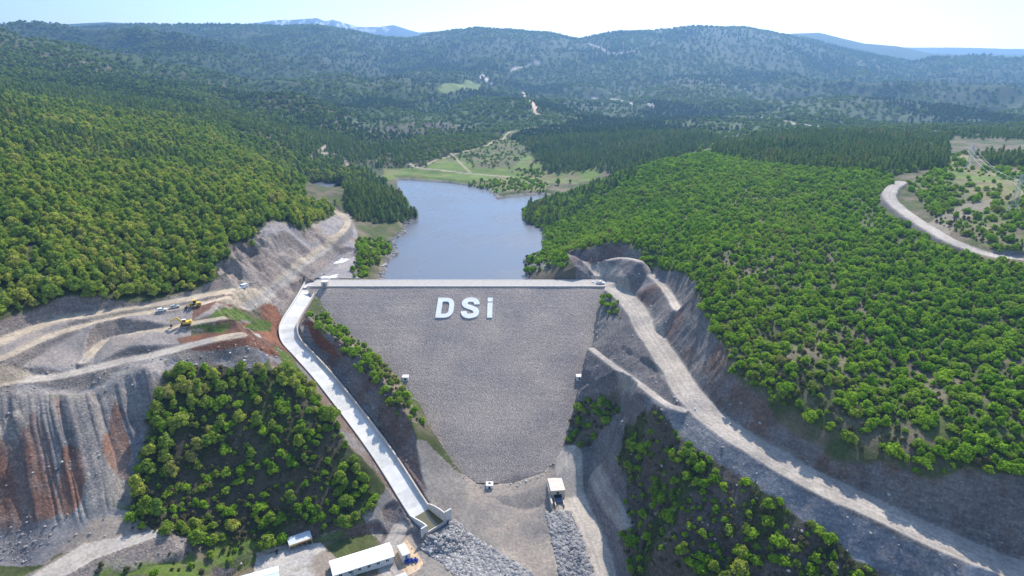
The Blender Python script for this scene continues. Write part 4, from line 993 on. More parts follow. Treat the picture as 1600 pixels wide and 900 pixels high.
# open shed with striped fascia
As, Bs = g2(452.5, 853, -52), g2(487, 841, -52); ls, as_ = oriented(As, Bs); zs = -54.6
sh = thing('open_shed', (As[0], As[1], zs), as_, 'open fronted shed with grey roof and yellow striped fascia below the wooded spur', 'shed')
M_FAS = mat('striped fascia', (.5,.36,.12), .6)
t = MB(); t.box(0, ls, 3.4, 3.5, -.6, 3.2); t.box(0, .1, 0, 3.4, -.6, 2.9); t.box(ls-.1, ls, 0, 3.4, -.6, 2.9); t.build('wall', M_WALLW, sh)
t = MB(); t.add([(-.2,-.3,2.95),(ls+.2,-.3,2.95),(ls+.2,3.8,3.5),(-.2,3.8,3.5),(-.2,-.3,3.07),(ls+.2,-.3,3.07),(ls+.2,3.8,3.62),(-.2,3.8,3.62)], [(0,3,2,1),(4,5,6,7),(0,1,5,4),(1,2,6,5),(2,3,7,6),(3,0,4,7)]); t.build('roof', noisy('weathered roof sheet', (.5,.52,.55), .12, 1), sh)
t = MB(); t.box(-.2, ls+.2, -.4, -.31, 2.2, 3.05); t.build('fascia', M_FAS, sh)
t = MB(); t.box(ls*.35, ls+.2, -.43, -.404, 2.2, 2.45); t.build('red_band', mat('red band', (.35,.05,.05), .6), sh)
for k_ in range(5):
    t = MB(); x = ls*k_/4; t.box(x-.07, x+.07, -.3, -.16, -.6, 2.9); t.build('post', M_STEEL, sh)
# blue barrels beside the container
M_BLUE = mat('blue plastic', (.02, .08, .45), .4)
base = Vector((*g2(634, 877, zc), 0)); rs = np.random.RandomState(5)
for k_ in range(7):
    a = k_*.72; q = base + Vector((a*.95, a*.25 + (k_ % 2)*.75, 0)); z = float(hz(q.x, q.y)[0])
    b = thing('blue_barrel', (q.x, q.y, z), 0, 'blue plastic barrel in the cluster beside the container hut', 'barrel', 'blue barrels by the container hut')
    t = MB(); t.tube((0,0,0), (0,0,.2), .28, .32, 14); t.tube((0,0,.2), (0,0,.75), .32, .32, 14); t.tube((0,0,.75), (0,0,.95), .32, .27, 14); t.build('barrel_body', M_BLUE, b)
    t = MB(); t.tube((0,0,.951), (0,0,.98), .22, .22, 12); t.build('lid', M_DARK, b); b.scale = (1.5, 1.5, 1.3)
# lamp post
lp = place(557, 908); lp = Vector((*g2(557.5, 905, zc), zc))
pl_ = thing('lamp_post', lp, 0, 'thin grey lamp post standing before the long white building', 'lamp post')
t = MB(); t.tube((0,0,-.5), (0,0,6.2), .09, .06, 8); t.build('pole', M_STEEL, pl_)
t = MB(); t.tube((0,0,6.2), (.9,-.2,6.5), .05, .04); t.build('arm', M_STEEL, pl_)
t = MB(); t.box(.8, 1.3, -.35, -.1, 6.42, 6.56); t.build('lamp_head', M_STEEL, pl_)
t = MB(); q0 = Vector(place(642,897)); q1 = Vector(place(656,890)); t.tube(q0+Vector((0,0,.4)), q1+Vector((0,0,.5)), .12, .12); tag(t.build('white_pipe', M_WHITE), 'white pipe lying on green weeds near the small shed', 'pipe')
t = MB(); q0 = Vector(place(1086,640)); t.box(q0.x-.35, q0.x+.35, q0.y-.3, q0.y+.3, q0.z-.2, q0.z+.7, taper=.1); tag(t.build('marker_stone', M_WHITE), 'white marker stone on the outer edge of the gravel road', 'stone')
t = MB(); q0 = Vector(atz(926.5,442,0)); t.box(q0.x-.9, q0.x+.9, q0.y-.4, q0.y+.4, q0.z-.2, q0.z+.9, taper=.12); tag(t.build('concrete_block', M_WHITE), 'white concrete block beside the pickup on the dam crest', 'block')

# ------------------------------------------------------------------ power line
def pylon(loc, H, rz, label):
    r = thing('power_pylon', loc, rz, label, 'pylon', 'steel pylons on the right hill')
    t = MB(); b = 1.7; hw_ = lambda z: b*(1 - z/H*.8)
    lv = [0, .18, .34, .48, .6, .7, .79, .87, .94, 1.0]
    legs = MB()
    for sx in (-1, 1):
        for sy in (-1, 1): legs.tube((sx*b, sy*b, -.5), (sx*hw_(H), sy*hw_(H), H), .11, .08, 4)
    legs.build('tower_leg', M_STEEL, r)
    for a, c in zip(lv[:-1], lv[1:]):
        z0, z1 = a*H, c*H; w0, w1 = hw_(z0), hw_(z1)
        for s in (-1, 1):
            t.tube((-w0, s*w0, z0), (w1, s*w1, z1), .05, n=3); t.tube((w0, s*w0, z0), (-w1, s*w1, z1), .05, n=3)
            t.tube((s*w0, -w0, z0), (s*w1, w1, z1), .05, n=3); t.tube((s*w0, w0, z0), (s*w1, -w1, z1), .05, n=3)
    t.build('lattice', M_STEEL, r)
    for z, w in ((H*.8, 3.2), (H*.93, 2.4)):
        t = MB(); t.tube((-w, 0, z), (w, 0, z), .1, n=4); t.tube((-w, 0, z), (0, 0, z+.9), .06, n=4); t.tube((w, 0, z), (0, 0, z+.9), .06, n=4); t.build('crossarm', M_STEEL, r)
        for s in (-1, 1): t = MB(); t.tube((s*w*.97, 0, z), (s*w*.97, 0, z-.9), .09, n=5); t.build('insulator', M_GLASS, r)
    t = MB(); 
    for sx in (-1, 1):
        for sy in (-1, 1): t.box(sx*b-.4, sx*b+.4, sy*b-.4, sy*b+.4, -1, .35)
    t.build('footing', M_CONC, r)
    return r
pA = Vector(hit(1513, 262)); pB = Vector(hit(1583, 326))
HA = (atz(1518, 226, 0)[1] and (HC + pA.y*ray(1520, 226)[2]/ray(1520, 226)[1]) - pA.z); HB = (HC + pB.y*ray(1594, 272)[2]/ray(1594, 272)[1]) - pB.z
HA = max(14, min(HA, 30)); HB = max(14, min(HB, 30))
dv_ = pB - pA; rzp = math.atan2(dv_.y, dv_.x) - math.pi/2
pylon(pA, HA, rzp, 'steel lattice pylon at the edge of the pine wood, the farther of the two')
pylon(pB, HB, rzp, 'steel lattice pylon at the right edge of the photo, the nearer of the two')
sd_ = Vector((math.cos(rzp), math.sin(rzp), 0)); back = pA - dv_*1.3; back.z = pA.z - 14; fwd = pB + dv_*1.1; fwd.z = pB.z - 4
M_WIRE = mat('aluminium wire', (.62, .62, .6), .4, .6)
for w, zf in ((-3.1, .8), (3.1, .8), (2.3, .93)):
    pts = [back + sd_*w + Vector((0,0,HA*zf)), pA + sd_*w + Vector((0,0,HA*zf-.9)), pB + sd_*w + Vector((0,0,HB*zf-.9)), fwd + sd_*w + Vector((0,0,HB*zf))]
    mb = MB()
    for a, b in zip(pts[:-1], pts[1:]):
        nn = 14; sag = (b-a).length*.03
        q = [a + (b-a)*(k_/nn) - Vector((0,0,4*sag*(k_/nn)*(1-k_/nn))) for k_ in range(nn+1)]; mb.path(q, .055, 4)
    tag(mb.build('power_line', M_WIRE), 'pale power line sagging between the two lattice pylons', 'power line', 'power lines over the right hill')
# ------------------------------------------------------------------ foliage
def foliage(name, stops, trans=.35, tcol=(1.5, 1.6, .6)):
    m = bpy.data.materials.new(name); m.use_nodes = True; nt = m.node_tree; nt.nodes.remove(bsdf(m)); out = nt.nodes['Material Output']
    oi = N(m, 'ShaderNodeObjectInfo'); ge = N(m, 'ShaderNodeNewGeometry')
    nz = N(m, 'ShaderNodeTexNoise', Scale=.014, Detail=3.); L(m, oi.outputs['Location'], nz.inputs['Vector'])
    ad = N(m, 'ShaderNodeMath', operation='MULTIPLY_ADD'); L(m, oi.outputs['Random'], ad.inputs[0]); ad.inputs[1].default_value = .6
    mr = N(m, 'ShaderNodeMapRange'); L(m, nz.outputs[0], mr.inputs[0]); mr.inputs[1].default_value = .3; mr.inputs[2].default_value = .7; mr.inputs[3].default_value = 0; mr.inputs[4].default_value = .4
    L(m, mr.outputs[0], ad.inputs[2])
    c = ramp(m, ad.outputs[0], stops)
    ri = N(m, 'ShaderNodeMapRange'); L(m, ge.outputs['Random Per Island'], ri.inputs[0]); ri.inputs[3].default_value = .72; ri.inputs[4].default_value = 1.3
    c = mixc(m, 1.0, c, ri.outputs[0], 'MULTIPLY')
    d = N(m, 'ShaderNodeBsdfDiffuse'); t = N(m, 'ShaderNodeBsdfTranslucent'); mx = N(m, 'ShaderNodeMixShader'); mx.inputs[0].default_value = trans
    L(m, c, d.inputs[0]); L(m, mixc(m, 1.0, c, tcol, 'MULTIPLY'), t.inputs[0]); L(m, d.outputs[0], mx.inputs[1]); L(m, t.outputs[0], mx.inputs[2]); L(m, mx.outputs[0], out.inputs[0])
    return m
F_OAK = foliage('oak leaves', [(0, (0.111, 0.215, 0.026)), (0.3, (0.221, 0.28, 0.042)), (0.5, (0.156, 0.234, 0.046)), (0.75, (0.325, 0.345, 0.065)), (1, (0.286, 0.247, 0.111))])
F_SHR = foliage('shrub leaves', [(0, (0.086, 0.178, 0.018)), (0.3, (0.158, 0.271, 0.024)), (0.6, (0.238, 0.35, 0.034)), (0.85, (0.198, 0.251, 0.046)), (1, (0.224, 0.185, 0.079))])
F_PIN = foliage('pine needles', [(0, (0.083, 0.132, 0.05)), (0.4, (0.121, 0.182, 0.061)), (0.8, (0.176, 0.22, 0.072)), (1, (0.286, 0.187, 0.11))], .36)
F_OAKF = foliage('far leaves', [(0, (.085,.135,.03)), (.4, (.12,.175,.038)), (.75, (.155,.20,.045)), (1, (.135,.14,.06))], .28)
F_PINF = foliage('far needles', [(0, (.052,.09,.036)), (.5, (.075,.12,.042)), (1, (.105,.135,.05))], .22)
F_DRY = foliage('dry brush', [(0, (.09,.10,.035)), (.4, (.12,.10,.06)), (.7, (.10,.12,.04)), (1, (.19,.15,.11))], .2, (1.1, 1.05, .8))
M_BARK = noisy('bark', (.11, .085, .065), .25, 3, .9, .3)
def leaf_mesh(name, cent, nrmv, size, rs, m, core=None):
    n = len(cent); nv = nrmv + (rs.rand(n, 3) - .5)*1.0; nv /= np.linalg.norm(nv, axis=1)[:, None] + 1e-9
    a = np.cross(nv, rs.rand(n, 3) - .5); a /= np.linalg.norm(a, axis=1)[:, None] + 1e-9; b = np.cross(nv, a)
    s = (size*(.6 + .8*rs.rand(n)))[:, None]; s2 = s*(.6 + .4*rs.rand(n))[:, None]
    V = np.stack([cent - a*s, cent - b*s2*.9 + nv*s*.15, cent + a*s, cent + b*s2], 1).reshape(-1, 3)
    F = [(4*i, 4*i+1, 4*i+2, 4*i+3) for i in range(n)]; V = [tuple(v) for v in V]
    if core is not None:
        for (c, r) in core:
            o = len(V); bm = bmesh.new(); bmesh.ops.create_icosphere(bm, subdivisions=1, radius=1)
            for v in bm.verts: q = np.array(v.co)*r*(.85 + .3*rs.rand()) + c; V.append(tuple(q))
            for f in bm.faces: F.append(tuple(o + v.index for v in f.verts))
            bm.free()
    me = bpy.data.meshes.new(name); me.from_pydata(V, [], F); me.materials.append(m); me.update(); return me
def crown_mesh(name, seed, m, R=3.0, H=2.4, zc_=3.2, lobes=9, per=34, leaf=.42, flat=.95, low=.8):
    rs = np.random.RandomState(seed); C_, N_, core = [], [], []
    for k in range(lobes):
        a = k*2.4 + rs.rand()*.8; q = (k + .3)/lobes; rr = R*.66*math.sqrt(q)*(.85 + .3*rs.rand()); lr = R*(.30 + .22*rs.rand())
        c = np.array([rr*math.cos(a), rr*math.sin(a), zc_ + H*(.55 - q*1.05) + (rs.rand() - .5)*H*.3])
        c[2] = max(c[2], lr*.75)
        d = rs.randn(per, 3); d[:, 2] = np.abs(d[:, 2])*1.1 - .45; d /= np.linalg.norm(d, axis=1)[:, None]
        p = c + d*np.array([lr, lr, lr*flat])*(.72 + .4*rs.rand(per))[:, None]
        C_.append(p); N_.append(d); core.append((c, np.array([lr, lr, lr*flat])*.7))
    core.append((np.array([0, 0, zc_*.7]), np.array([R*.55, R*.55, zc_*.62])))
    return leaf_mesh(name, np.concatenate(C_), np.concatenate(N_), leaf, rs, m, core)
def pine_mesh(name, seed, m, H=8.5, R=2.3, n=330, leaf=.42, z0=1.2):
    rs = np.random.RandomState(seed); t = rs.rand(n)**.8; a = rs.rand(n)*6.283
    prof = R*(1 - t)**.55*(1 + .25*np.sin(t*26 + seed)) + .15; rr = prof*(.45 + .6*rs.rand(n)); k = (1 + .25*np.sin(a*3 + seed))
    C_ = np.stack([rr*k*np.cos(a), rr*k*np.sin(a), z0 + t*(H - z0) - rr*.18], 1); N_ = np.stack([np.cos(a)*.8, np.sin(a)*.8, .7 + 0*a], 1)
    core = [(np.array([0, 0, z0 + (H-z0)*q]), np.array([R*(1-q)*.6, R*(1-q)*.6, (H-z0)*.17])) for q in (.18, .4, .62, .82)]
    return leaf_mesh(name, C_, N_, leaf*(1.1 - .5*t), rs, m, core)
def shrub_mesh(name, seed, m, R=1.9, lobes=5, per=26, leaf=.34):
    return crown_mesh(name, seed, m, R, 1.3, 1.15, lobes+3, per, leaf*.85, .95)
def far_mesh(name, seed, m, R, H, zc_, conic=False):
    rs = np.random.RandomState(seed); n = 26
    d = rs.randn(n, 3); d[:, 2] = np.abs(d[:, 2]); d /= np.linalg.norm(d, axis=1)[:, None]
    p = d*np.array([R, R, H]) if not conic else np.stack([d[:, 0]*R*(1.1 - d[:, 2]), d[:, 1]*R*(1.1 - d[:, 2]), d[:, 2]*H*1.3], 1)
    return leaf_mesh(name, p*(.8+.3*rs.rand(n))[:, None] + np.array([0, 0, zc_]), d, R*.4, rs, m, [(np.array([0, 0, zc_ + H*.3]), np.array([R*.75, R*.75, H*.6]))])
OAKS = [crown_mesh('crown', 10+i, F_OAK, *a) for i, a in enumerate([(2.9,2.8,3.1,12,34,.36),(2.5,3.2,3.2,10,36,.34),(3.1,2.4,2.8,14,34,.36),(2.3,3.0,3.1,9,36,.34),(2.8,3.0,3.2,13,32,.36)])]
SHRS = [shrub_mesh('shrub', 30+i, F_SHR, *a) for i, a in enumerate([(1.9,),(2.2,6),(1.6,4),(2.4,7),(2.0,5)])]
PINS = [pine_mesh('crown', 50+i, F_PIN, *a) for i, a in enumerate([(7.5,2.9),(6.5,2.8),(8.6,2.9),(5.8,2.4)])]
FOAK = [far_mesh('far broadleaf', 70+i, F_OAKF, 3.2, 2.8, 1.6) for i in range(3)]
FPIN = [far_mesh('far pine', 80+i, F_PINF, 2.6, 3.8, 1.4, True) for i in range(3)]

# ------------------------------------------------------------------ where plants stand
CM = np.maximum.accumulate(EG, axis=1)
def look(Mx, x, y):
    i = np.clip(np.searchsorted(gu, x/y), 0, NU-1); j = np.clip(np.searchsorted(gw, np.log(y)), 0, NW-1); return Mx.reshape(NU, NW)[i, j]
def seen(x, y, z, h, margin):
    cm = look(CM, x, y*.995); e = (z + h - HC)/y
    return (e > cm - margin)
def scatter(rs, D, x0, x1, y0, y1, sp, dmul=1.0, jit=.85):
    gx, gy = np.meshgrid(np.arange(x0, x1, sp), np.arange(y0, y1, sp*.9), indexing='ij')
    gx = gx + (np.arange(gx.shape[1]) % 2)[None, :]*sp*.5
    x = (gx + (rs.rand(*gx.shape)-.5)*sp*jit).ravel(); y = (gy + (rs.rand(*gx.shape)-.5)*sp*jit).ravel()
    k = (np.abs(x/y) < 1.05) & (rs.rand(len(x)) < look(D, x, y)*dmul); return x[k], y[k]
rs = np.random.RandomState(77)
def finish(x, y, h, margin, smin, smax, nv):
    z = hz(x, y); k = seen(x, y, z, h, margin); x, y, z = x[k], y[k], z[k]; n = len(x)
    px, py, dd = project(x, y, z + h*.5)
    s = smin + (smax-smin)*rs.rand(n)**1.6
    inf = (px > -12) & (px < 1612) & (py > -12) & (py < 915)
    e = (z + h*.6 - HC)/y; vis = inf & (e > look(CM, x, y*.995) - .0005)
    return dict(x=x, y=y, z=z, s=s, sv=np.stack([.82 + .36*rs.rand(n), .82 + .36*rs.rand(n), .8 + .42*rs.rand(n)], 1), r=rs.rand(n)*6.283, v=rs.randint(0, nv, n), sz=np.where(vis, s/dd*FPX, 0), px=px, py=py)
x, y = scatter(rs, Doak, -700, 300, 120, 760, 3.9); OK_ = finish(x, y, 5, .012, .52, 1.3, len(OAKS))
x, y = scatter(rs, Dshr, -260, 760, 110, 760, 2.9); SK = finish(x, y, 2, .012, .5, 1.4, len(SHRS))
# low brushwood among the trees of the wooded spur
x, y = scatter(rs, Dpine, -700, 760, 150, 980, 3.7); PK = finish(x, y, 8, .014, .5, 1.15, len(PINS))
def farscatter(D, lo, hi, sp, h, s0, s1, nv, dm=1.0):
    xs, ys = [], []
    Y = lo
    while Y < hi:
        q = sp*(1 + (Y-lo)/1500.); n = int(2*.9*Y/q); xx = (np.arange(n)/n*2 - 1)*.9*Y + (rs.rand(n)-.5)*q*1.6; yy = Y + (rs.rand(n)-.5)*q*1.2
        k = rs.rand(n) < look(D, xx, yy)*dm; xs.append(xx[k]); ys.append(yy[k]); Y += q*.85
    x = np.concatenate(xs); y = np.concatenate(ys); f = finish(x, y, h, .004, s0, s1, nv); f['s'] *= (1 + (f['y']-lo)/2200.); return f
FO = farscatter(Doak, 760, 3600, 6.2, 5, .7, 1.2, 3); FP_ = farscatter(Dpine, 980, 3600, 5.2, 8, .7, 1.15, 3)
FS = farscatter(Dshr, 760, 1100, 4.5, 2, .3, .65, 3)
print('plants', *[len(q['x']) for q in (OK_, SK, PK, FO, FP_, FS)])

def stuff(name, q, idx, meshes, label, zoff=0, tilt=True):
    me = bpy.data.meshes.new(name + ' points'); n = len(idx)
    me.vertices.add(n); me.vertices.foreach_set('co', np.stack([q['x'][idx], q['y'][idx], q['z'][idx] + zoff], 1).astype(np.float32).ravel())
    sv = q['sv'][idx] if 'sv' in q else np.ones((n, 3))
    at = me.attributes.new('plant_scale', 'FLOAT_VECTOR', 'POINT'); at.data.foreach_set('vector', (sv*q['s'][idx][:, None]).astype(np.float32).ravel())
    for nm, arr, ty in (('plant_turn', q['r'][idx], 'FLOAT'), ('plant_kind', q['v'][idx], 'INT')):
        at = me.attributes.new(nm, ty, 'POINT'); at.data.foreach_set('value', arr.astype(np.float32 if ty == 'FLOAT' else np.int32))
    o = bpy.data.objects.new(name, me); C.objects.link(o); tag(o, label=label, kind='stuff')
    ng = bpy.data.node_groups.new(name, 'GeometryNodeTree'); ng.interface.new_socket('Geometry', in_out='INPUT', socket_type='NodeSocketGeometry'); ng.interface.new_socket('Geometry', in_out='OUTPUT', socket_type='NodeSocketGeometry')
    nn = ng.nodes; gi = nn.new('NodeGroupInput'); go = nn.new('NodeGroupOutput'); ip = nn.new('GeometryNodeInstanceOnPoints'); j = nn.new('GeometryNodeJoinGeometry'); g2i = None
    for ob in meshes:
        oi = nn.new('GeometryNodeObjectInfo'); oi.inputs['Object'].default_value = ob; oi.transform_space = 'ORIGINAL'; oi.inputs['As Instance'].default_value = True
        ng.links.new(oi.outputs['Geometry'], j.inputs[0])
    ng.links.new(gi.outputs[0], ip.inputs['Points']); ng.links.new(j.outputs[0], ip.inputs['Instance']); ip.inputs['Pick Instance'].default_value = True
    def attr(nm, ty):
        a = nn.new('GeometryNodeInputNamedAttribute'); a.data_type = ty; a.inputs['Name'].default_value = nm; return a.outputs['Attribute']
    ng.links.new(attr('plant_kind', 'INT'), ip.inputs['Instance Index'])
    cx = nn.new('ShaderNodeCombineXYZ'); ng.links.new(attr('plant_turn', 'FLOAT'), cx.inputs[2]); ng.links.new(cx.outputs[0], ip.inputs['Rotation'])
    ng.links.new(attr('plant_scale', 'FLOAT_VECTOR'), ip.inputs['Scale']); ng.links.new(ip.outputs[0], go.inputs[0])
    md = o.modifiers.new('plants', 'NODES'); md.node_group = ng
    return o

# names of the places plants stand in, for their labels
PLACES = [(Z_LF, 'in the wood above the left dirt road'), (Z_SP, 'on the dark spur left of the spillway'), (Z_PROM, 'on the wooded point beside the lake'), (Z_MND, 'on the rocky knoll by the left lake shore'),
          (Z_RH2, 'on the open hilltop right of the curving dirt road'), (Z_PINE2, 'in the dark wood behind the pylons'), (Z_PINE, 'in the dark belt behind the right hill'), (zl, 'on the slope above the right lake shore'), (Z_RH, 'on the right hillside above the gravel road'),
          (Z_RS, 'on the dark slope below the gravel road'), (Z_RS2, 'on the bank between dam and outlet cut'), (Z_ML, 'on the ridge between spillway and dam'), (Z_RA, 'on the rocks at the right end of the dam'),
          (Z_DG, 'on grey rock just below the right crest end'), (Z_SPG, 'on the grass above the site buildings'), (Z_RBANK, 'on the grey bank under the gravel road'), (Z_MEAD, 'on the meadow across the lake'), (Z_LFB, 'on the far left hillside'), (Z_PINEM, 'in the far dark wood across the lake'), (Z_BUSHM, 'on the heath across the lake')]
PL = [(m.reshape(NU, NW), t) for m, t in PLACES]
def where(x, y):
    i = min(max(int(np.searchsorted(gu, x/y)), 0), NU-1); j = min(max(int(np.searchsorted(gw, math.log(y))), 0), NW-1)
    for m, t in PL:
        if m[i, j] > .5: return t
    return 'on the hillside'
def trunk_mesh(seed, h, r):
    rs2 = random.Random(seed); mb = MB(); p = Vector((0, 0, -.4)); mb.tube(p, (0.05, 0, h*.55), r, r*.7, 6); top = Vector((.05, 0, h*.55))
    for k in range(4):
        a = k*1.6 + rs2.random(); q = top + Vector((math.cos(a)*h*.22, math.sin(a)*h*.22, h*.25 + rs2.random()*h*.1)); mb.tube(top - Vector((0, 0, h*.08)), q, r*.5, r*.2, 5)
    me = bpy.data.meshes.new('trunk'); me.from_pydata(mb.v, [], mb.f); me.materials.append(M_BARK); me.update(); return me
TRK = [trunk_mesh(i, 4.4, .2) for i in range(5)]
def ptrunk(h): mb = MB(); mb.tube((0,0,-.4), (0,0,h*.9), .18, .05, 6); me = bpy.data.meshes.new('trunk'); me.from_pydata(mb.v, [], mb.f); me.materials.append(M_BARK); me.update(); return me
PTR = [ptrunk(h) for h in (7.5, 6.5, 8.6, 5.8)]
def individuals(q, count, kind, meshes, trunks, cat, words, group, zoff=0):
    order = np.argsort(-q['sz']); top = [i for i in order[:count] if q['sz'][i] > 0]; first = {}
    for i in top:
        v = int(q['v'][i]); w = where(q['x'][i], q['y'][i]); s = q['s'][i]; size = words[0] if s > words[3] else words[1]
        lab = '%s %s %s' % (size, words[2], w)
        grp = '%s %s' % (group, w)
        if trunks:
            r = bpy.data.objects.new(kind, None); r.empty_display_size = 1; C.objects.link(r)
            c = bpy.data.objects.new('crown', meshes[v]); C.objects.link(c); c.parent = r
            t = bpy.data.objects.new('trunk', trunks[v]); C.objects.link(t); t.parent = r; first.setdefault(v, c)
        else:
            r = bpy.data.objects.new(kind, meshes[v]); C.objects.link(r); first.setdefault(v, r)
        r.location = (q['x'][i], q['y'][i], q['z'][i] + zoff); r.rotation_euler = (0, 0, q['r'][i]); r.scale = tuple(float(v_)*s for v_ in q['sv'][i])
        tag(r, lab, cat, grp if 1 else None); r['group'] = (size + ' ' + grp)
    rest = np.setdiff1d(np.arange(len(q['x'])), np.array(top))
    return [first[v] for v in sorted(first)], rest
oc, rest = individuals(OK_, 300, 'broadleaf_tree', OAKS, TRK, 'tree', ('large', 'small', 'green broadleaf tree', .95), 'broadleaf trees'); stuff('broadleaf_wood', OK_, rest, oc, 'mass of green broadleaf trees covering the left hillside')
sc, rest = individuals(SK, 300, 'shrub', SHRS, None, 'shrub', ('large', 'small', 'rounded green shrub', .95), 'green shrubs'); stuff('scrub', SK, rest, sc, 'bright green scrub covering the right hillside')
pc, rest = individuals(PK, 300, 'pine_tree', PINS, PTR, 'pine tree', ('tall', 'short', 'dark green pine', .88), 'dark pines'); stuff('pine_wood', PK, rest, pc, 'dark pine wood beyond the hill and beside the lake')
# low dry brush between the trees and bushes
DRYM = [shrub_mesh('dry_bush', 130+i, F_DRY, 1.5, 4, 22, .3) for i in range(4)]
Ddry = np.clip(Z_SP*.75 + Z_RS*.6 + Z_RS2*.5 + Z_ML*.5 + Z_RH*.30*(Yg < 330) + Z_RH2*.2 + Z_RA*.3 + Z_MND*.3 + Z_SPG*.25 + Z_DG*.2, 0, 1)*(1 - block)*(1 - Z_NOP2)
x, y = scatter(rs, Ddry, -260, 260, 110, 520, 2.1); DK = finish(x, y, 1, .012, .3, .95, 4)
dc = []
for k in range(4):
    i = [t for t in np.argsort(-DK['sz']) if DK['v'][t] == k][0]; o = bpy.data.objects.new('dry_bush', DRYM[k]); C.objects.link(o); s_ = DK['s'][i]
    o.location = (DK['x'][i], DK['y'][i], DK['z'][i]); o.scale = (s_,)*3; dc.append(o); tag(o, 'low brown dry bush ' + where(DK['x'][i], DK['y'][i]), 'bush', 'low brown dry bushes ' + where(DK['x'][i], DK['y'][i]))
stuff('dry_brush', DK, np.arange(len(DK['x'])), dc, 'low brown and olive brush between the green bushes'); print('dry', len(DK['x']))
# far woods: low detail crowns merged into real meshes, many to each hill
def far_wood(name, q, meshes, label, sub=1.0):
    src = []
    for me in meshes:
        v = np.array([t.co for t in me.vertices]); f = [tuple(p.vertices) for p in me.polygons]; src.append((v, f))
    Vs, Ls, st, off, lo = [], [], [], 0, 0
    for k, (v, f) in enumerate(src):
        idx = np.where(q['v'] == k)[0]; n = len(idx)
        c, s = np.cos(q['r'][idx]), np.sin(q['r'][idx]); sc_ = q['s'][idx]
        X = (v[None, :, 0]*c[:, None] - v[None, :, 1]*s[:, None])*sc_[:, None] + q['x'][idx][:, None]
        Y = (v[None, :, 0]*s[:, None] + v[None, :, 1]*c[:, None])*sc_[:, None] + q['y'][idx][:, None]
        Z = v[None, :, 2]*sc_[:, None] + q['z'][idx][:, None]
        Vs.append(np.stack([X, Y, Z], 2).reshape(-1, 3))
        fl = np.concatenate([np.array(t) for t in f]); ln = np.array([len(t) for t in f])
        Ls.append((fl[None, :] + (np.arange(n)*len(v))[:, None] + off).ravel()); st.append(np.tile(ln, n)); off += n*len(v)
    V, Lx, ln = np.concatenate(Vs), np.concatenate(Ls), np.concatenate(st)
    return V, Lx, ln
stuffs = []
def far_stuff(name, q, meshes, label):
    # the far crowns reuse one source tree each; the sources themselves stand in the wood
    obs = []
    for k, me in enumerate(meshes):
        i = np.where(q['v'] == k)[0][0]
        o = bpy.data.objects.new(name.replace('_wood', '_tree').replace('_scrub', '_bush'), me); C.objects.link(o)
        o.location = (q['x'][i], q['y'][i], q['z'][i]); o.scale = (q['s'][i],)*3
        tag(o, label.split(';')[1].strip(), 'tree', label.split(';')[1].strip()); obs.append(o)
    stuff(name, q, np.arange(len(q['x'])), obs, label.split(';')[0])
far_stuff('far_broadleaf_wood', FO, FOAK, 'hazy broadleaf wood covering the far hills; small far broadleaf tree on the hazy hills')
far_stuff('far_pine_wood', FP_, FPIN, 'dark patches of far pine wood on the hazy hills; small far pine on the hazy hills')
far_stuff('far_scrub', FS, FOAK, 'dotted bushes over the far heath and meadow; small far bush on the heath and meadow')

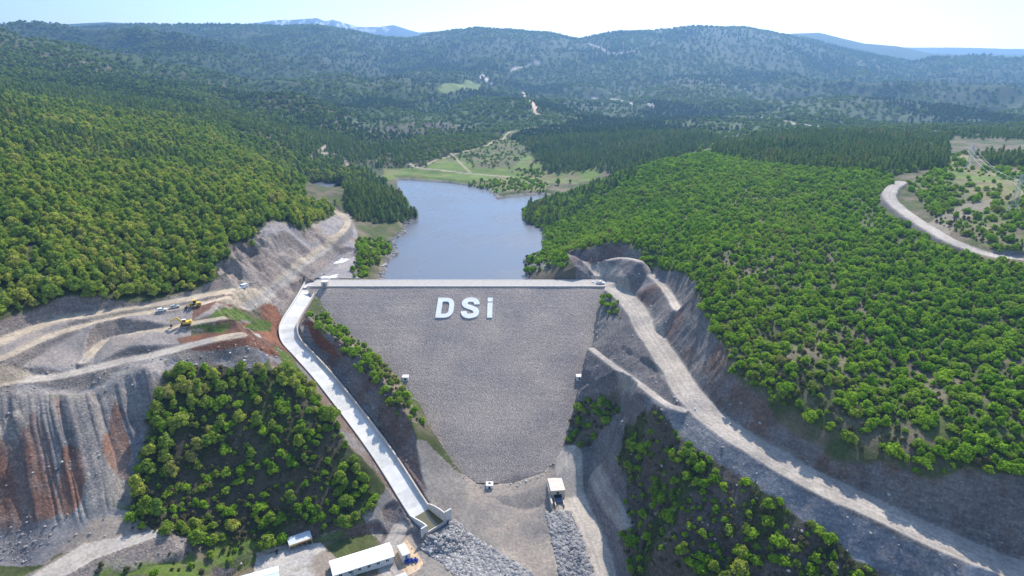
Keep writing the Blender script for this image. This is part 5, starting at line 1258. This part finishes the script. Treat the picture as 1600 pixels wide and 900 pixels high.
# ------------------------------------------------------------------ stones
def rock_mesh(seed, r=.5):
    rs2 = np.random.RandomState(seed); bm = bmesh.new(); bmesh.ops.create_icosphere(bm, subdivisions=1, radius=r)
    sc3 = np.array([1, .7 + .3*rs2.rand(), .5 + .3*rs2.rand()])
    for v in bm.verts: v.co = Vector(np.array(v.co)*sc3*(.75 + .5*rs2.rand()))
    me = bpy.data.meshes.new('boulder'); bm.to_mesh(me); bm.free(); me.materials.append(M_STONE); return me
M_STONE = foliage('broken stone', [(0, (.10,.10,.11)), (.35, (.20,.19,.19)), (.75, (.29,.275,.26)), (1, (.58,.56,.53))], 0.0)
RK = [rock_mesh(90+i) for i in range(4)]
def stones(name, zonem, x0, x1, y0, y1, sp, dens, s0, s1, label, one, srcs=None, raise_=.15):
    x, y = scatter(rs, zonem, x0, x1, y0, y1, sp, dens); n = len(x)
    q = dict(x=x, y=y, z=hz(x, y) + raise_*rs.rand(n), s=s0 + (s1-s0)*rs.rand(n)**2, r=rs.rand(n)*6.28, v=rs.randint(0, 4, n))
    obs = srcs
    if obs is None:
        obs = []
        for k in range(4):
            i = np.where(q['v'] == k)[0][0]; o = bpy.data.objects.new('boulder', RK[k]); C.objects.link(o); o.location = (x[i], y[i], q['z'][i]); o.scale = (q['s'][i],)*3
            tag(o, one, 'boulder', one); obs.append(o)
    stuff(name, q, np.arange(n), obs, label); print(name, n); return obs
BS = stones('riprap', np.maximum(Z_RIPL, Z_RIPR), -60, 60, 150, 240, .62, 1.0, .6, 2.2, 'loose grey riprap stones lining the two channels', 'broken grey stone in the riprap channels')
rubz = np.clip(Z_RUB*.5 + Z_TOE*.09 + DM*.05 + Z_LRK*.1 + Z_GULLY*.07 + Z_LCUT*.04 + (CUTM > .5)*(Yg < 420)*(1-Z_LF)*.035 + (FILLM > .5)*(Yg < 420)*.05 + Z_RBANK*.02 + Z_RS*.006 + Z_SAND*.1 + (seg_d(Xg, Yg, GR)[0] < 2.5)*(Yg < 345)*.35 + (seg_d(Xg, Yg, TRACK)[0] < 7)*(Yg<240)*.12, 0, 1)*(1-ROADM)*(CHD > HWC+1.6)
stones('rubble', rubz, -300, 200, 130, 420, 1.3, 1.0, .35, 1.5, 'scattered rubble on the dug slopes and tracks', '', BS)
shz = ((shd < 3.5)*(Zg > WZ)*(Zg < WZ+2.5)*(Yg > 372)*(Yg < 560)).astype(float)
stones('shore_rocks', shz, -120, 60, 370, 560, 1.2, .6, .7, 2.6, 'rocks along the lake shore', '', BS)
# ------------------------------------------------------------------ haze
hm = bpy.data.materials.new('haze'); hm.use_nodes = True
hm.node_tree.nodes.remove(bsdf(hm)); pv = N(hm, 'ShaderNodeVolumePrincipled')
pv.inputs['Color'].default_value = (.28, .55, 1, 1); pv.inputs['Density'].default_value = 0.00014; pv.inputs['Anisotropy'].default_value = .45
L(hm, pv.outputs[0], hm.node_tree.nodes['Material Output'].inputs['Volume'])
zt = float(Zg.max()); mb = MB(); mb.box(-Xg.max()*1.02-50, Xg.max()*1.02+50, -300, float(Yg.max())+100, float(Zg.min())-2, max(zt, HC)+40)
o = mb.build('haze', hm); tag(o, kind='stuff', label='thin blue haze in the valley air')
